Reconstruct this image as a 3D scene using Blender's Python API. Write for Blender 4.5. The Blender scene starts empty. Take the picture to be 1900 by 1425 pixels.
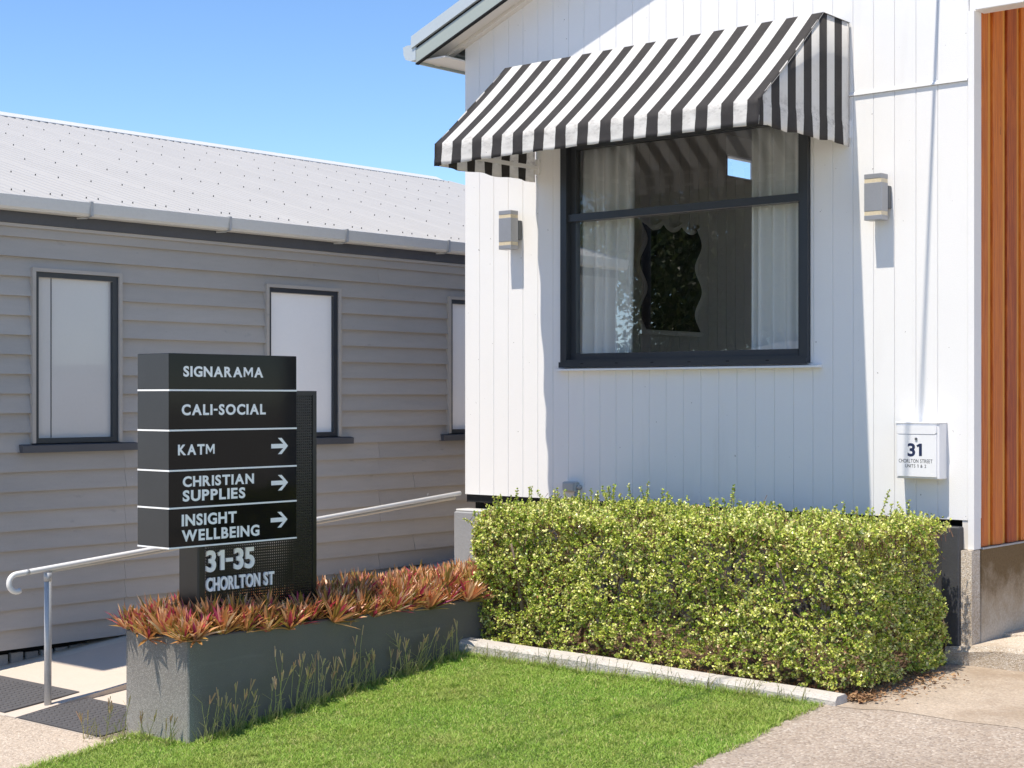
import bpy, math, random
import numpy as np
from mathutils import Vector

random.seed(7)
rng = np.random.default_rng(7)
SC = bpy.context.scene
COL = SC.collection
R = math.radians

# ------------------------------------------------------------------ camera
# world axes: X runs along the white front wall, Y goes into the building, Z up
cd = bpy.data.cameras.new('camera')
cam = bpy.data.objects.new('camera', cd)
COL.objects.link(cam)
cam.location = (0, 0, 1.6)
cam.rotation_euler = (R(90), 0, R(40.8))
cd.sensor_width = 36.0
cd.lens = 36.0 * 3007 / 1900
cd.shift_y = 25.5 / 1900
cd.clip_start = 0.05
cd.clip_end = 2000
SC.camera = cam

# ------------------------------------------------------------------ sky, sun, exposure
SUN = Vector((0.13, 1.0, -2.25)).normalized()          # the way the light travels
world = bpy.data.worlds.new('World')
SC.world = world
world.use_nodes = True
wn = world.node_tree.nodes
wl = world.node_tree.links
wn.clear()
wo = wn.new('ShaderNodeOutputWorld')
wb = wn.new('ShaderNodeBackground')
sky = wn.new('ShaderNodeTexSky')
sky.sky_type = 'NISHITA'
sky.sun_disc = False
sky.sun_elevation = math.asin(-SUN.z)
sky.sun_rotation = math.atan2(-SUN.x, -SUN.y)
sky.altitude = 0
sky.air_density = 0.65
sky.dust_density = 0.0
sky.ozone_density = 1.5
wh = wn.new('ShaderNodeHueSaturation')
wh.inputs['Saturation'].default_value = 1.12
wl.new(sky.outputs[0], wh.inputs['Color'])
wl.new(wh.outputs[0], wb.inputs['Color'])
wb.inputs['Strength'].default_value = 0.106
wl.new(wb.outputs[0], wo.inputs['Surface'])

sl = bpy.data.lights.new('sun', 'SUN')
sl.energy = 2.75
sl.angle = R(0.53)
sl.color = (1.0, 0.915, 0.79)
so = bpy.data.objects.new('sun', sl)
COL.objects.link(so)
so.location = (-3, -10, 25)
so.rotation_euler = SUN.to_track_quat('-Z', 'Y').to_euler()

SC.view_settings.view_transform = 'Standard'
SC.view_settings.look = 'None'
SC.view_settings.gamma = 1
SC.view_settings.use_curve_mapping = False
SC.view_settings.exposure = 1.15

# ------------------------------------------------------------------ helpers: materials
def srgb(r, g, b):
    f = lambda c: ((c / 255 + 0.055) / 1.055) ** 2.4 if c > 10 else c / 255 / 12.92
    return (f(r), f(g), f(b), 1)

class N:
    """small node-tree wrapper"""
    def __init__(s, name):
        s.m = bpy.data.materials.new(name)
        s.m.use_nodes = True
        s.t = s.m.node_tree
        s.t.nodes.clear()
        s.out = s.t.nodes.new('ShaderNodeOutputMaterial')
        s.geo = s.t.nodes.new('ShaderNodeNewGeometry')
    def new(s, typ, **kw):
        n = s.t.nodes.new(typ)
        for k, v in kw.items():
            setattr(n, k, v)
        return n
    def link(s, a, b):
        s.t.links.new(a, b)
    def math(s, op, a, b=None, clamp=False):
        n = s.new('ShaderNodeMath', operation=op)
        n.use_clamp = clamp
        for i, x in enumerate((a, b)):
            if x is None:
                continue
            if isinstance(x, (int, float)):
                n.inputs[i].default_value = x
            else:
                s.link(x, n.inputs[i])
        return n.outputs[0]
    def noise(s, scale, detail=4, rough=0.6, vec=None, stretch=None):
        n = s.new('ShaderNodeTexNoise')
        n.inputs['Scale'].default_value = scale
        n.inputs['Detail'].default_value = detail
        n.inputs['Roughness'].default_value = rough
        v = vec or s.geo.outputs['Position']
        if stretch:
            mp = s.new('ShaderNodeMapping')
            mp.inputs['Scale'].default_value = stretch
            s.link(v, mp.inputs['Vector'])
            v = mp.outputs[0]
        s.link(v, n.inputs['Vector'])
        return n.outputs['Fac']
    def ramp(s, fac, stops, interp='LINEAR'):
        n = s.new('ShaderNodeValToRGB')
        n.color_ramp.interpolation = interp
        e = n.color_ramp.elements
        while len(e) < len(stops):
            e.new(0.5)
        for i, (p, c) in enumerate(stops):
            e[i].position = p
            e[i].color = c if len(c) == 4 else (*c, 1)
        s.link(fac, n.inputs[0])
        return n.outputs[0]
    def step(s, fac, lo, hi):
        n = s.new('ShaderNodeMapRange')
        n.inputs['From Min'].default_value = lo
        n.inputs['From Max'].default_value = hi
        n.clamp = True
        s.link(fac, n.inputs['Value'])
        return n.outputs[0]
    def mix(s, fac, a, b, blend='MIX'):
        n = s.new('ShaderNodeMix', data_type='RGBA', blend_type=blend)
        for sock, x in ((n.inputs[0], fac), (n.inputs[6], a), (n.inputs[7], b)):
            if isinstance(x, (int, float)):
                sock.default_value = x
            elif isinstance(x, tuple):
                sock.default_value = x if len(x) == 4 else (*x, 1)
            else:
                s.link(x, sock)
        return n.outputs[2]
    def value(s, col, fac):
        n = s.new('ShaderNodeHueSaturation')
        if isinstance(col, tuple):
            n.inputs['Color'].default_value = col if len(col) == 4 else (*col, 1)
        else:
            s.link(col, n.inputs['Color'])
        s.link(fac, n.inputs['Value'])
        return n.outputs[0]
    def bump(s, h, strength, dist=0.01):
        n = s.new('ShaderNodeBump')
        n.inputs['Strength'].default_value = strength
        n.inputs['Distance'].default_value = dist
        s.link(h, n.inputs['Height'])
        return n.outputs[0]
    def sep(s):
        n = s.new('ShaderNodeSeparateXYZ')
        s.link(s.geo.outputs['Position'], n.inputs[0])
        return n.outputs
    def bsdf(s, col, rough=0.6, metal=0.0, spec=0.5, normal=None, coat=0.0, coat_rough=0.05):
        b = s.new('ShaderNodeBsdfPrincipled')
        if isinstance(col, tuple):
            b.inputs['Base Color'].default_value = col if len(col) == 4 else (*col, 1)
        else:
            s.link(col, b.inputs['Base Color'])
        if isinstance(rough, (int, float)):
            b.inputs['Roughness'].default_value = rough
        else:
            s.link(rough, b.inputs['Roughness'])
        b.inputs['Metallic'].default_value = metal
        b.inputs['Specular IOR Level'].default_value = spec
        b.inputs['Coat Weight'].default_value = coat
        b.inputs['Coat Roughness'].default_value = coat_rough
        if normal is not None:
            s.link(normal, b.inputs['Normal'])
        return b
    def done(s, shader):
        s.link(shader if not hasattr(shader, 'outputs') else shader.outputs[0], s.out.inputs['Surface'])
        return s.m

def M(name, col, rough=0.6, var=0.08, vs=2.5, var2=0.05, vs2=60, bump=0.0, bs=150, metal=0.0, coat=0.0, rnd=0.0, spec=0.5, stretch=None):
    n = N(name)
    a = n.noise(vs, stretch=stretch)
    b = n.noise(vs2, 3, stretch=stretch)
    f = n.math('ADD', n.math('MULTIPLY', n.math('SUBTRACT', a, 0.5), var * 2.5),
               n.math('MULTIPLY', n.math('SUBTRACT', b, 0.5), var2 * 2.5))
    if rnd:
        oi = n.new('ShaderNodeObjectInfo')
        f = n.math('ADD', f, n.math('MULTIPLY', n.math('SUBTRACT', oi.outputs['Random'], 0.5), rnd * 2))
    f = n.math('ADD', f, 1.0)
    c = n.value(col, f)
    nr = n.bump(n.noise(bs, 3), bump, 0.004) if bump else None
    return n.done(n.bsdf(c, rough, metal, spec, nr, coat))

# ------------------------------------------------------------------ helpers: geometry
class MB:
    def __init__(s):
        s.v, s.f = [], []
    def add(s, vs, fs):
        o = len(s.v)
        s.v += [tuple(p) for p in vs]
        s.f += [tuple(i + o for i in f) for f in fs]
        return s
    def box(s, x0, x1, y0, y1, z0, z1):
        return s.add([(x0, y0, z0), (x1, y0, z0), (x1, y1, z0), (x0, y1, z0), (x0, y0, z1), (x1, y0, z1), (x1, y1, z1), (x0, y1, z1)],
                     [(0, 3, 2, 1), (4, 5, 6, 7), (0, 1, 5, 4), (1, 2, 6, 5), (2, 3, 7, 6), (3, 0, 4, 7)])
    def bbox(s, x0, x1, y0, y1, z0, z1, b=0.006):
        """box with chamfered vertical and top edges"""
        def ring(z, i):
            a0, a1, c0, c1 = x0 + i, x1 - i, y0 + i, y1 - i
            return [(a0 + b, c0, z), (a1 - b, c0, z), (a1, c0 + b, z), (a1, c1 - b, z), (a1 - b, c1, z), (a0 + b, c1, z), (a0, c1 - b, z), (a0, c0 + b, z)]
        rs = [ring(z0 , b), ring(z0 + b, 0), ring(z1 - b, 0), ring(z1, b)]
        vs = [p for r in rs for p in r]
        fs = [tuple(range(7, -1, -1)), tuple(range(24, 32))]
        for k in range(3):
            for i in range(8):
                j = (i + 1) % 8
                fs.append((k * 8 + i, k * 8 + j, k * 8 + 8 + j, k * 8 + 8 + i))
        return s.add(vs, fs)
    def prism(s, prof, axis, a0, a1):
        """closed 2-D profile pulled along an axis: 'x' -> prof is (y,z); 'y' -> (x,z); 'z' -> (x,y)"""
        def p(q, a):
            return (a, q[0], q[1]) if axis == 'x' else (q[0], a, q[1]) if axis == 'y' else (q[0], q[1], a)
        n = len(prof)
        vs = [p(q, a0) for q in prof] + [p(q, a1) for q in prof]
        fs = [tuple(range(n - 1, -1, -1)), tuple(range(n, 2 * n))]
        for i in range(n):
            j = (i + 1) % n
            fs.append((i, j, n + j, n + i))
        return s.add(vs, fs)
    def tube(s, pts, rad, seg=10, cap=True):
        pts = [Vector(p) for p in pts]
        rads = rad if isinstance(rad, (list, tuple)) else [rad] * len(pts)
        o = len(s.v)
        up = None
        for i, p in enumerate(pts):
            d = (pts[min(i + 1, len(pts) - 1)] - pts[max(i - 1, 0)]).normalized()
            if up is None:
                up = d.orthogonal().normalized()
            up = (up - d * up.dot(d)).normalized()
            w = d.cross(up)
            for k in range(seg):
                a = 2 * math.pi * k / seg
                s.v.append(tuple(p + (up * math.cos(a) + w * math.sin(a)) * rads[i]))
        for i in range(len(pts) - 1):
            for k in range(seg):
                k2 = (k + 1) % seg
                s.f.append((o + i * seg + k, o + i * seg + k2, o + (i + 1) * seg + k2, o + (i + 1) * seg + k))
        if cap:
            s.f.append(tuple(o + k for k in range(seg - 1, -1, -1)))
            e = o + (len(pts) - 1) * seg
            s.f.append(tuple(e + k for k in range(seg)))
        return s
    def mesh(s, name, org=(0, 0, 0), smooth=False):
        me = bpy.data.meshes.new(name)
        me.from_pydata([(a - org[0], b - org[1], c - org[2]) for a, b, c in s.v], [], s.f)
        me.validate()
        fix_normals(me)
        if smooth:
            me.shade_smooth()
        return me

def fix_normals(me):
    import bmesh
    bm = bmesh.new()
    bm.from_mesh(me)
    bmesh.ops.recalc_face_normals(bm, faces=bm.faces)
    bm.to_mesh(me)
    bm.free()

ORG = {}
def wloc(o):
    return ORG.get(o.name, (0, 0, 0)) if o is not None else (0, 0, 0)

def tag(o, label=None, cat=None, group=None, kind=None):
    if label: o['label'] = label
    if cat: o['category'] = cat
    if group: o['group'] = group
    if kind: o['kind'] = kind
    return o

def thing(name, loc, label, cat, group=None):
    o = bpy.data.objects.new(name, None)
    COL.objects.link(o)
    o.location = loc
    o.empty_display_size = 0.1
    ORG[o.name] = tuple(loc)
    return tag(o, label, cat, group)

def part(name, mb, mat, parent=None, smooth=False, label=None, kind=None, org=None):
    """mesh object from world-space geometry; origin at org (or at the parent's origin)"""
    pw = wloc(parent)
    og = org if org is not None else pw
    me = mb.mesh(name, og, smooth) if isinstance(mb, MB) else mb
    o = bpy.data.objects.new(name, me)
    COL.objects.link(o)
    if mat is not None:
        me.materials.clear()
        me.materials.append(mat)
    if parent is not None:
        o.parent = parent
    o.location = (og[0] - pw[0], og[1] - pw[1], og[2] - pw[2])
    ORG[o.name] = tuple(og)
    if label: o['label'] = label
    if kind: o['kind'] = kind
    return o

def inst(name, me, loc, parent):
    """piece sharing mesh data, at a world location"""
    o = bpy.data.objects.new(name, me)
    COL.objects.link(o)
    pw = wloc(parent)
    o.parent = parent
    o.location = (loc[0] - pw[0], loc[1] - pw[1], loc[2] - pw[2])
    ORG[o.name] = tuple(loc)
    return o

def B(*a):
    return MB().box(*a)

def fastmesh(name, V, F, mat, attr=None, smooth=False):
    me = bpy.data.meshes.new(name)
    me.from_pydata(V, [], F)
    if attr is not None:
        for k, a in attr.items():
            at = me.attributes.new(k, 'FLOAT', 'FACE')
            at.data.foreach_set('value', np.ascontiguousarray(a, dtype=np.float32))
    me.materials.append(mat)
    if smooth:
        me.shade_smooth()
    return me

def sheet(name, u0, u1, vs, zf, mat, nu=1, thick=0.0):
    """strip of ground following the height profile zf(v)"""
    mb = MB()
    us = [u0 + (u1 - u0) * i / nu for i in range(nu + 1)]
    vv = [(u, v, zf(v)) for v in vs for u in us]
    ff = []
    n = nu + 1
    for j in range(len(vs) - 1):
        for i in range(nu):
            ff.append((j * n + i, j * n + i + 1, (j + 1) * n + i + 1, (j + 1) * n + i))
    mb.add(vv, ff)
    if thick:
        o = len(mb.v)
        for v in vs:
            mb.v += [(u0, v, zf(v)), (u0, v, zf(v) - thick), (u1, v, zf(v)), (u1, v, zf(v) - thick)]
        for j in range(len(vs) - 1):
            a, b = o + 4 * j, o + 4 * j + 4
            mb.f += [(a, b, b + 1, a + 1), (a + 2, a + 3, b + 3, b + 2)]
        e = o + 4 * (len(vs) - 1)
        mb.f += [(o, o + 1, o + 3, o + 2), (e, e + 2, e + 3, e + 1)]
    me = bpy.data.meshes.new(name)
    me.from_pydata(mb.v, [], mb.f)
    if not thick:
        pass
    ob = bpy.data.objects.new(name, me)
    me.materials.append(mat)
    COL.objects.link(ob)
    ob['kind'] = 'structure'
    return ob

def g(v):
    """ground height: flat street, lawn sloping up to the building"""
    if v < 3.0: return -0.522
    if v < 7.6: return -0.03 + 0.107 * (v - 7.6)
    if v < 9.2: return -0.03 + 0.03 * (v - 7.6) / 1.6
    return 0.0

# ------------------------------------------------------------------ materials
def mat_white_wall():
    n = N('white_painted_board')
    a = n.noise(1.3); b = n.noise(90, 4, 0.7)
    f = n.math('ADD', 1.0, n.math('ADD', n.math('MULTIPLY', n.math('SUBTRACT', a, .5), .05), n.math('MULTIPLY', n.math('SUBTRACT', b, .5), .05)))
    c = n.value((0.80, 0.79, 0.775, 1), f)
    sp = n.step(n.noise(38, 2, 0.5), 0.77, 0.79)           # fly specks and knocks
    c = n.mix(n.math('MULTIPLY', sp, 0.75), c, (0.16, 0.14, 0.12))
    st = n.step(n.noise(5, 5, .65, stretch=(1, 1, .12)), .58, .85)
    c = n.mix(n.math('MULTIPLY', st, 0.16), c, (0.42, 0.38, 0.33))
    return n.done(n.bsdf(c, 0.55, normal=n.bump(n.noise(140, 4, .7), .35, .004)))

def mat_trim(name, col, rough=.45):
    return M(name, col, rough, .04, 3, .03, 70, .12, 120)

m_wall = mat_white_wall()
m_white = mat_trim('white_trim', (0.80, 0.79, 0.78, 1))
m_cream = mat_trim('cream_soffit', (0.72, 0.68, 0.62, 1))
m_barge = M('grey_green_barge', (0.36, 0.40, 0.37, 1), .45, .06, 3, .03, 60)
m_cap = M('pale_metal_capping', (0.50, 0.55, 0.57, 1), .4, .05, 3, .03, 60, metal=.15)
m_dark = M('charcoal_powdercoat', (0.030, 0.034, 0.040, 1), .35, .06, 3, .05, 80)
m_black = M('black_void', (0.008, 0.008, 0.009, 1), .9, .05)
m_room = M('room_wall', (0.62, 0.58, 0.53, 1), .8, .05)
m_floor = M('room_floor', (0.35, 0.29, 0.22, 1), .6, .1)

def mat_grey_board():
    n = N('grey_weatherboard')
    oi = n.new('ShaderNodeObjectInfo')
    a = n.noise(1.6, 5, .6, stretch=(1, .5, 1)); b = n.noise(9, 5, .7, stretch=(1, .22, 1.6)); d = n.noise(110, 3)
    f = n.math('ADD', n.math('MULTIPLY', n.math('SUBTRACT', a, .5), .32), n.math('MULTIPLY', n.math('SUBTRACT', b, .5), .22))
    f = n.math('ADD', f, n.math('MULTIPLY', n.math('SUBTRACT', oi.outputs['Random'], .5), .10))
    f = n.math('ADD', f, n.math('MULTIPLY', n.math('SUBTRACT', d, .5), .12))
    c = n.value((0.415, 0.383, 0.346, 1), n.math('ADD', f, 1.0))
    ch = n.step(n.noise(6.5, 3, .55), .775, .79)            # small paint chips
    c = n.mix(ch, c, (0.62, 0.62, 0.60))
    dk = n.step(n.noise(17, 4, .6, stretch=(1, .35, 1)), .66, .78)
    c = n.mix(n.math('MULTIPLY', dk, .35), c, (0.13, 0.13, 0.13))
    return n.done(n.bsdf(c, .6, normal=n.bump(n.noise(60, 5, .7, stretch=(1, .12, 1)), .3, .003)))
m_board = mat_grey_board()
m_slate = M('slate_fascia', (0.075, 0.078, 0.088, 1), .55, .12, 2.5, .08, 40, .1)
m_gutter = M('pale_steel_gutter', (0.62, 0.62, 0.60, 1), .4, .05, 2, .05, 50)
m_gal = M('galvanised_steel', (0.44, 0.45, 0.46, 1), .55, .12, 9, .12, 90, metal=.4, bump=.05)
m_rail = M('white_railing_pipe', (0.74, 0.73, 0.71, 1), .5, .04, 4, .04, 60)

def mat_roof():
    n = N('white_corrugated_steel')
    a = n.noise(.7, 4); b = n.noise(4, 4, .6, stretch=(.25, 1, 1)); d = n.noise(70, 3)
    f = n.math('ADD', n.math('MULTIPLY', n.math('SUBTRACT', a, .5), .10), n.math('MULTIPLY', n.math('SUBTRACT', b, .5), .14))
    f = n.math('ADD', f, n.math('MULTIPLY', n.math('SUBTRACT', d, .5), .05))
    c = n.value((0.375, 0.37, 0.365, 1), n.math('ADD', f, 1.0))
    return n.done(n.bsdf(c, .5, metal=.0))
m_roof = mat_roof()
m_screw = M('dark_roof_screw', (0.05, 0.05, 0.05, 1), .6)

def mat_concrete(name, base, agg=0.0, stain=(0.22, 0.15, 0.09), st=.0, ascale=85, blotch=.35):
    n = N(name)
    a = n.noise(1.1, 6, .62); b = n.noise(6, 6, .65); d = n.noise(45, 4, .6)
    f = n.math('ADD', n.math('MULTIPLY', n.math('SUBTRACT', a, .5), blotch), n.math('MULTIPLY', n.math('SUBTRACT', b, .5), blotch * .7))
    f = n.math('ADD', f, n.math('MULTIPLY', n.math('SUBTRACT', d, .5), .14))
    c = n.value(base, n.math('ADD', f, 1.0))
    h = d
    if agg:
        v = n.new('ShaderNodeTexVoronoi')
        v.inputs['Scale'].default_value = ascale
        n.link(n.geo.outputs['Position'], v.inputs['Vector'])
        hs = n.new('ShaderNodeSeparateColor')
        n.link(v.outputs['Color'], hs.inputs[0])
        sc = n.ramp(hs.outputs[0], [(0, (.20, .15, .115)), (.25, (.42, .34, .27)), (.5, (.60, .53, .46)), (.78, (.34, .29, .26)), (1, (.80, .76, .70))])
        c = n.mix(agg, c, n.mix(1.0, c, n.mix(.0, sc, sc), 'OVERLAY'))
        h = n.math('ADD', n.math('MULTIPLY', v.outputs['Distance'], -1.5), d)
    if st:
        s_ = n.step(n.noise(1.6, 6, .65), .50, .66)
        c = n.mix(n.math('MULTIPLY', s_, st), c, stain)
    w = n.step(n.noise(7, 6, .7), .67, .72)
    c = n.mix(n.math('MULTIPLY', w, .5), c, (.66, .63, .58))
    return n.done(n.bsdf(c, .85, spec=.3, normal=n.bump(h, .5, .004)))

m_drive = mat_concrete('aggregate_driveway', (0.37, 0.335, 0.30, 1), .60, st=.15, blotch=.42)
m_dirt = mat_concrete('dirty_old_concrete', (0.42, 0.365, 0.305, 1), .35, st=.35, blotch=.45)
m_path = mat_concrete('smooth_path_concrete', (0.56, 0.485, 0.41, 1), .0, blotch=.14)
m_foot = mat_concrete('pebble_footpath', (0.47, 0.425, 0.37, 1), .6, ascale=120)
m_kerb = mat_concrete('pale_kerb_concrete', (0.54, 0.515, 0.48, 1), .2, blotch=.35, st=.12)
m_ramp_kerb = mat_concrete('grey_ramp_kerb', (0.30, 0.30, 0.31, 1), .1, blotch=.2)
m_step = mat_concrete('terrazzo_step', (0.60, 0.57, 0.53, 1), .75, st=.3, ascale=150)
m_road = mat_concrete('pale_bounce_asphalt', (0.34, 0.325, 0.30, 1), .2)  # asphalt tone raised so it bounces sunlight onto shaded walls
m_ground = mat_concrete('pale_bounce_ground', (0.60, 0.54, 0.45, 1), .0)  # made pale and warm to bounce sunlight into the shade

def mat_plinth():
    n = N('brown_topped_plinth')
    z = n.sep()[2]
    a = n.noise(5, 6, .7); d = n.noise(70, 4, .7)
    k = n.math('ADD', n.math('MULTIPLY', n.step(z, .14, .62), .55), n.math('MULTIPLY', a, .75))  # darker and browner towards the top
    c = n.ramp(k, [(.40, (.46, .41, .35)), (.62, (.36, .29, .21)), (.85, (.17, .115, .06))])
    c = n.value(c, n.math('ADD', .55, n.math('MULTIPLY', d, .9)))
    return n.done(n.bsdf(c, .9, spec=.2, normal=n.bump(d, .6, .006)))
m_plinth = mat_plinth()

def mat_planter():
    n = N('charcoal_rendered_planter')
    p = n.sep()
    a = n.noise(3, 5); d = n.noise(160, 3, .7); b = n.noise(230, 3, .7)
    c = n.value((0.145, 0.133, 0.122, 1), n.math('ADD', .8, n.math('MULTIPLY', a, .4)))
    # scuffed, flaking paint: strongest low on the street end
    endw = n.step(p[1], 5.60, 5.42)
    low = n.step(p[2], .32, -.22)
    th = n.math('SUBTRACT', n.math('ADD', n.math('MULTIPLY', b, 1.0), n.math('MULTIPLY', n.math('MULTIPLY', endw, n.math('ADD', low, .55)), .13)), .645)
    w = n.step(th, 0.0, .05)
    c = n.mix(n.math('MULTIPLY', w, .55), c, (.50, .485, .44))
    c = n.mix(n.math('MULTIPLY', n.math('MULTIPLY', endw, low), .30), c, (.42, .40, .36))
    sp = n.step(n.noise(120, 2), .72, .75)
    c = n.mix(n.math('MULTIPLY', sp, .6), c, (.5, .5, .5))
    scr = n.step(n.noise(4, 3, .5, stretch=(1, .3, 2.5)), .62, .70)
    c = n.mix(n.math('MULTIPLY', scr, .08), c, (.4, .4, .38))
    return n.done(n.bsdf(c, .55, normal=n.bump(d, .5, .004)))
m_planter = mat_planter()
m_soil = M('dark_soil', (0.05, 0.035, 0.024, 1), .95, .3, 20, .3, 120, .8, 80)
m_mulch = M('garden_soil', (0.17, 0.105, 0.06, 1), .95, .3, 15, .3, 120, .8, 80)

def mat_grass():
    n = N('lawn_grass')
    at = n.new('ShaderNodeAttribute', attribute_name='rnd')
    c = n.ramp(at.outputs['Fac'], [(0, (.15, .29, .035)), (.35, (.27, .46, .06)), (.7, (.41, .57, .11)), (.88, (.54, .56, .17)), (1, (.68, .60, .30))])
    big = n.noise(1.3, 5, .6)
    c = n.mix(n.step(n.noise(3.3, 6, .65), .50, .72), n.mix(n.step(big, .40, .66), c, n.mix(.5, c, (.36, .41, .09))), n.mix(.45, c, (.50, .44, .18)))
    b = n.bsdf(c, .5, spec=.35)
    t = n.new('ShaderNodeBsdfTranslucent')
    n.link(c, t.inputs['Color'])
    ms = n.new('ShaderNodeMixShader')
    ms.inputs[0].default_value = .3
    n.link(b.outputs[0], ms.inputs[1]); n.link(t.outputs[0], ms.inputs[2])
    return n.done(ms)
m_grass = mat_grass()
m_turf = M('turf_soil', (0.085, 0.13, 0.03, 1), .95, .3, 10, .3, 90, .6, 90)

def mat_leaf(name, stops, trans=.3, rough=.4, spec=.5):
    n = N(name)
    at = n.new('ShaderNodeAttribute', attribute_name='rnd')
    c = n.ramp(at.outputs['Fac'], stops)
    b = n.bsdf(c, rough, spec=spec)
    t = n.new('ShaderNodeBsdfTranslucent')
    n.link(c, t.inputs['Color'])
    ms = n.new('ShaderNodeMixShader')
    ms.inputs[0].default_value = trans
    n.link(b.outputs[0], ms.inputs[1]); n.link(t.outputs[0], ms.inputs[2])
    return n.done(ms)
m_hleaf = mat_leaf('hedge_leaf', [(0, (.11, .20, .022)), (.28, (.31, .42, .045)), (.58, (.62, .66, .12)), (.86, (.90, .87, .38)), (.93, (.62, .52, .20)), (1, (.40, .15, .08))], .15, .32)
m_twig = mat_leaf('hedge_twig', [(0, (.09, .04, .024)), (.6, (.19, .085, .05)), (1, (.28, .17, .10))], .0, .6)
m_stem = M('hedge_bark', (.21, .15, .11, 1), .8, .2, 20, .2, 90, .6, 60)
m_oyster = mat_leaf('oyster_plant_leaf', [(0, (.17, .15, .03)), (.2, (.38, .26, .065)), (.45, (.66, .26, .11)), (.68, (.76, .41, .19)), (.82, (.82, .62, .40)), (.88, (.58, .07, .11)), (1, (.30, .03, .12))], .25, .38)
m_dry = mat_leaf('dry_leaf', [(0, (.17, .08, .035)), (.6, (.33, .18, .085)), (1, (.48, .32, .17))], .1, .7)
m_weed = mat_leaf('weed_stalk', [(0, (.30, .34, .09)), (.5, (.52, .47, .20)), (.8, (.60, .45, .25)), (1, (.55, .33, .21))], .25, .6)
m_tree = mat_leaf('street_tree_leaf', [(0, (.03, .055, .012)), (.7, (.075, .115, .03)), (1, (.16, .19, .06))], .3, .45)
m_bark = M('tree_bark', (.16, .125, .10, 1), .9, .25, 8, .2, 50, .7, 30)

def mat_fabric(name, axis, off, period=0.182, duty=0.47):
    n = N(name)
    p = n.sep()
    x = n.math('DIVIDE', n.math('SUBTRACT', p[axis], off), period)
    fr = n.math('FRACT', n.math('ADD', x, 40.0))
    m = n.math('LESS_THAN', fr, duty) if axis == 1 else n.math('GREATER_THAN', fr, 1 - duty)
    grime = n.noise(9, 6, .7)
    wv = n.noise(420, 2)
    wcol = n.value((.86, .845, .815, 1), n.math('ADD', .93, n.math('MULTIPLY', wv, .14)))
    wcol = n.mix(n.math('MULTIPLY', n.step(grime, .50, .78), .22), wcol, (.46, .41, .34))
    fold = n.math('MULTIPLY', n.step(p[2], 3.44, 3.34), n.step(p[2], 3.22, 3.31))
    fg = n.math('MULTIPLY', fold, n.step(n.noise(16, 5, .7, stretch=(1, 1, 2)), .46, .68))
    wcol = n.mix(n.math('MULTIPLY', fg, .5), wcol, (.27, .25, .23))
    spk = n.step(n.noise(48, 2, .5), .75, .77)
    wcol = n.mix(n.math('MULTIPLY', spk, .75), wcol, (.10, .09, .08))
    dcol = n.value((.062, .057, .056, 1), n.math('ADD', .8, n.math('MULTIPLY', wv, .5)))
    dcol = n.mix(n.math('MULTIPLY', n.step(grime, .45, .75), .35), dcol, (.12, .112, .105))
    c = n.mix(m, wcol, dcol)
    b = n.bsdf(c, .65, spec=.3, normal=n.bump(n.noise(14, 3), .15, .02))
    t = n.new('ShaderNodeBsdfTranslucent')
    n.link(c, t.inputs['Color'])
    ms = n.new('ShaderNodeMixShader')
    ms.inputs[0].default_value = .4
    n.link(b.outputs[0], ms.inputs[1]); n.link(t.outputs[0], ms.inputs[2])
    return n.done(ms)
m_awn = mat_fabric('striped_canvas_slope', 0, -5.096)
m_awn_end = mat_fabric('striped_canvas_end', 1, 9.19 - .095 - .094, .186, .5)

def mat_glass():
    n = N('window_glass')
    fr = n.new('ShaderNodeFresnel')
    fr.inputs['IOR'].default_value = 1.52
    t = n.new('ShaderNodeBsdfTransparent')
    t.inputs['Color'].default_value = (.95, .965, .96, 1)
    gl = n.new('ShaderNodeBsdfGlossy')
    gl.inputs['Roughness'].default_value = 0.0
    ms = n.new('ShaderNodeMixShader')
    n.link(n.math('MULTIPLY', fr.outputs[0], 1.6), ms.inputs[0])
    n.link(t.outputs[0], ms.inputs[1]); n.link(gl.outputs[0], ms.inputs[2])
    return n.done(ms)
m_glass = mat_glass()

def mat_curtain():
    n = N('white_curtain')
    c = n.value((.90, .90, .88, 1), n.math('ADD', .96, n.math('MULTIPLY', n.noise(300, 2), .08)))
    b = n.bsdf(c, .8, spec=.2)
    t = n.new('ShaderNodeBsdfTranslucent'); n.link(c, t.inputs['Color'])
    ms = n.new('ShaderNodeMixShader'); ms.inputs[0].default_value = .3
    n.link(b.outputs[0], ms.inputs[1]); n.link(t.outputs[0], ms.inputs[2])
    return n.done(ms)
m_curtain = mat_curtain()
m_mirror = N('mirror_glass'); m_mirror = m_mirror.done(m_mirror.bsdf((.10, .10, .105, 1), .02, 1.0))  # dark tint stands in for a dark reflection
m_blind = M('white_roller_blind', (.95, .94, .93, 1), .25, .03, 2, .02, 50, coat=.4)
m_dim_pane = M('dimmed_white_pane', (.60, .575, .545, 1), .22, .03, 2, .02, 50, coat=.6)  # same white pane, greyed for the dimmer light on the first window
m_signblk = M('gloss_black_sign_panel', (.007, .007, .008, 1), .07, .15, 4, .25, 90, bump=.02, bs=25, spec=.16)
m_signend = M('lighter_black_sign_end', (.028, .028, .030, 1), .38, .18, 5, .22, 130)  # lighter, rougher black than the front panels
m_signpost = M('black_sign_post', (.010, .010, .011, 1), .3, .1, 3, .2, 60)
m_letter = M('white_vinyl_letter', (.90, .90, .89, 1), .45, .02)
m_navy = M('navy_vinyl_letter', (.012, .022, .07, 1), .45, .02)
m_ink = M('black_vinyl_letter', (.02, .02, .024, 1), .5, .02)
m_mail = M('white_enamel_mailbox', (.80, .80, .81, 1), .30, .03, 4, .02, 60, coat=.3)
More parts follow.
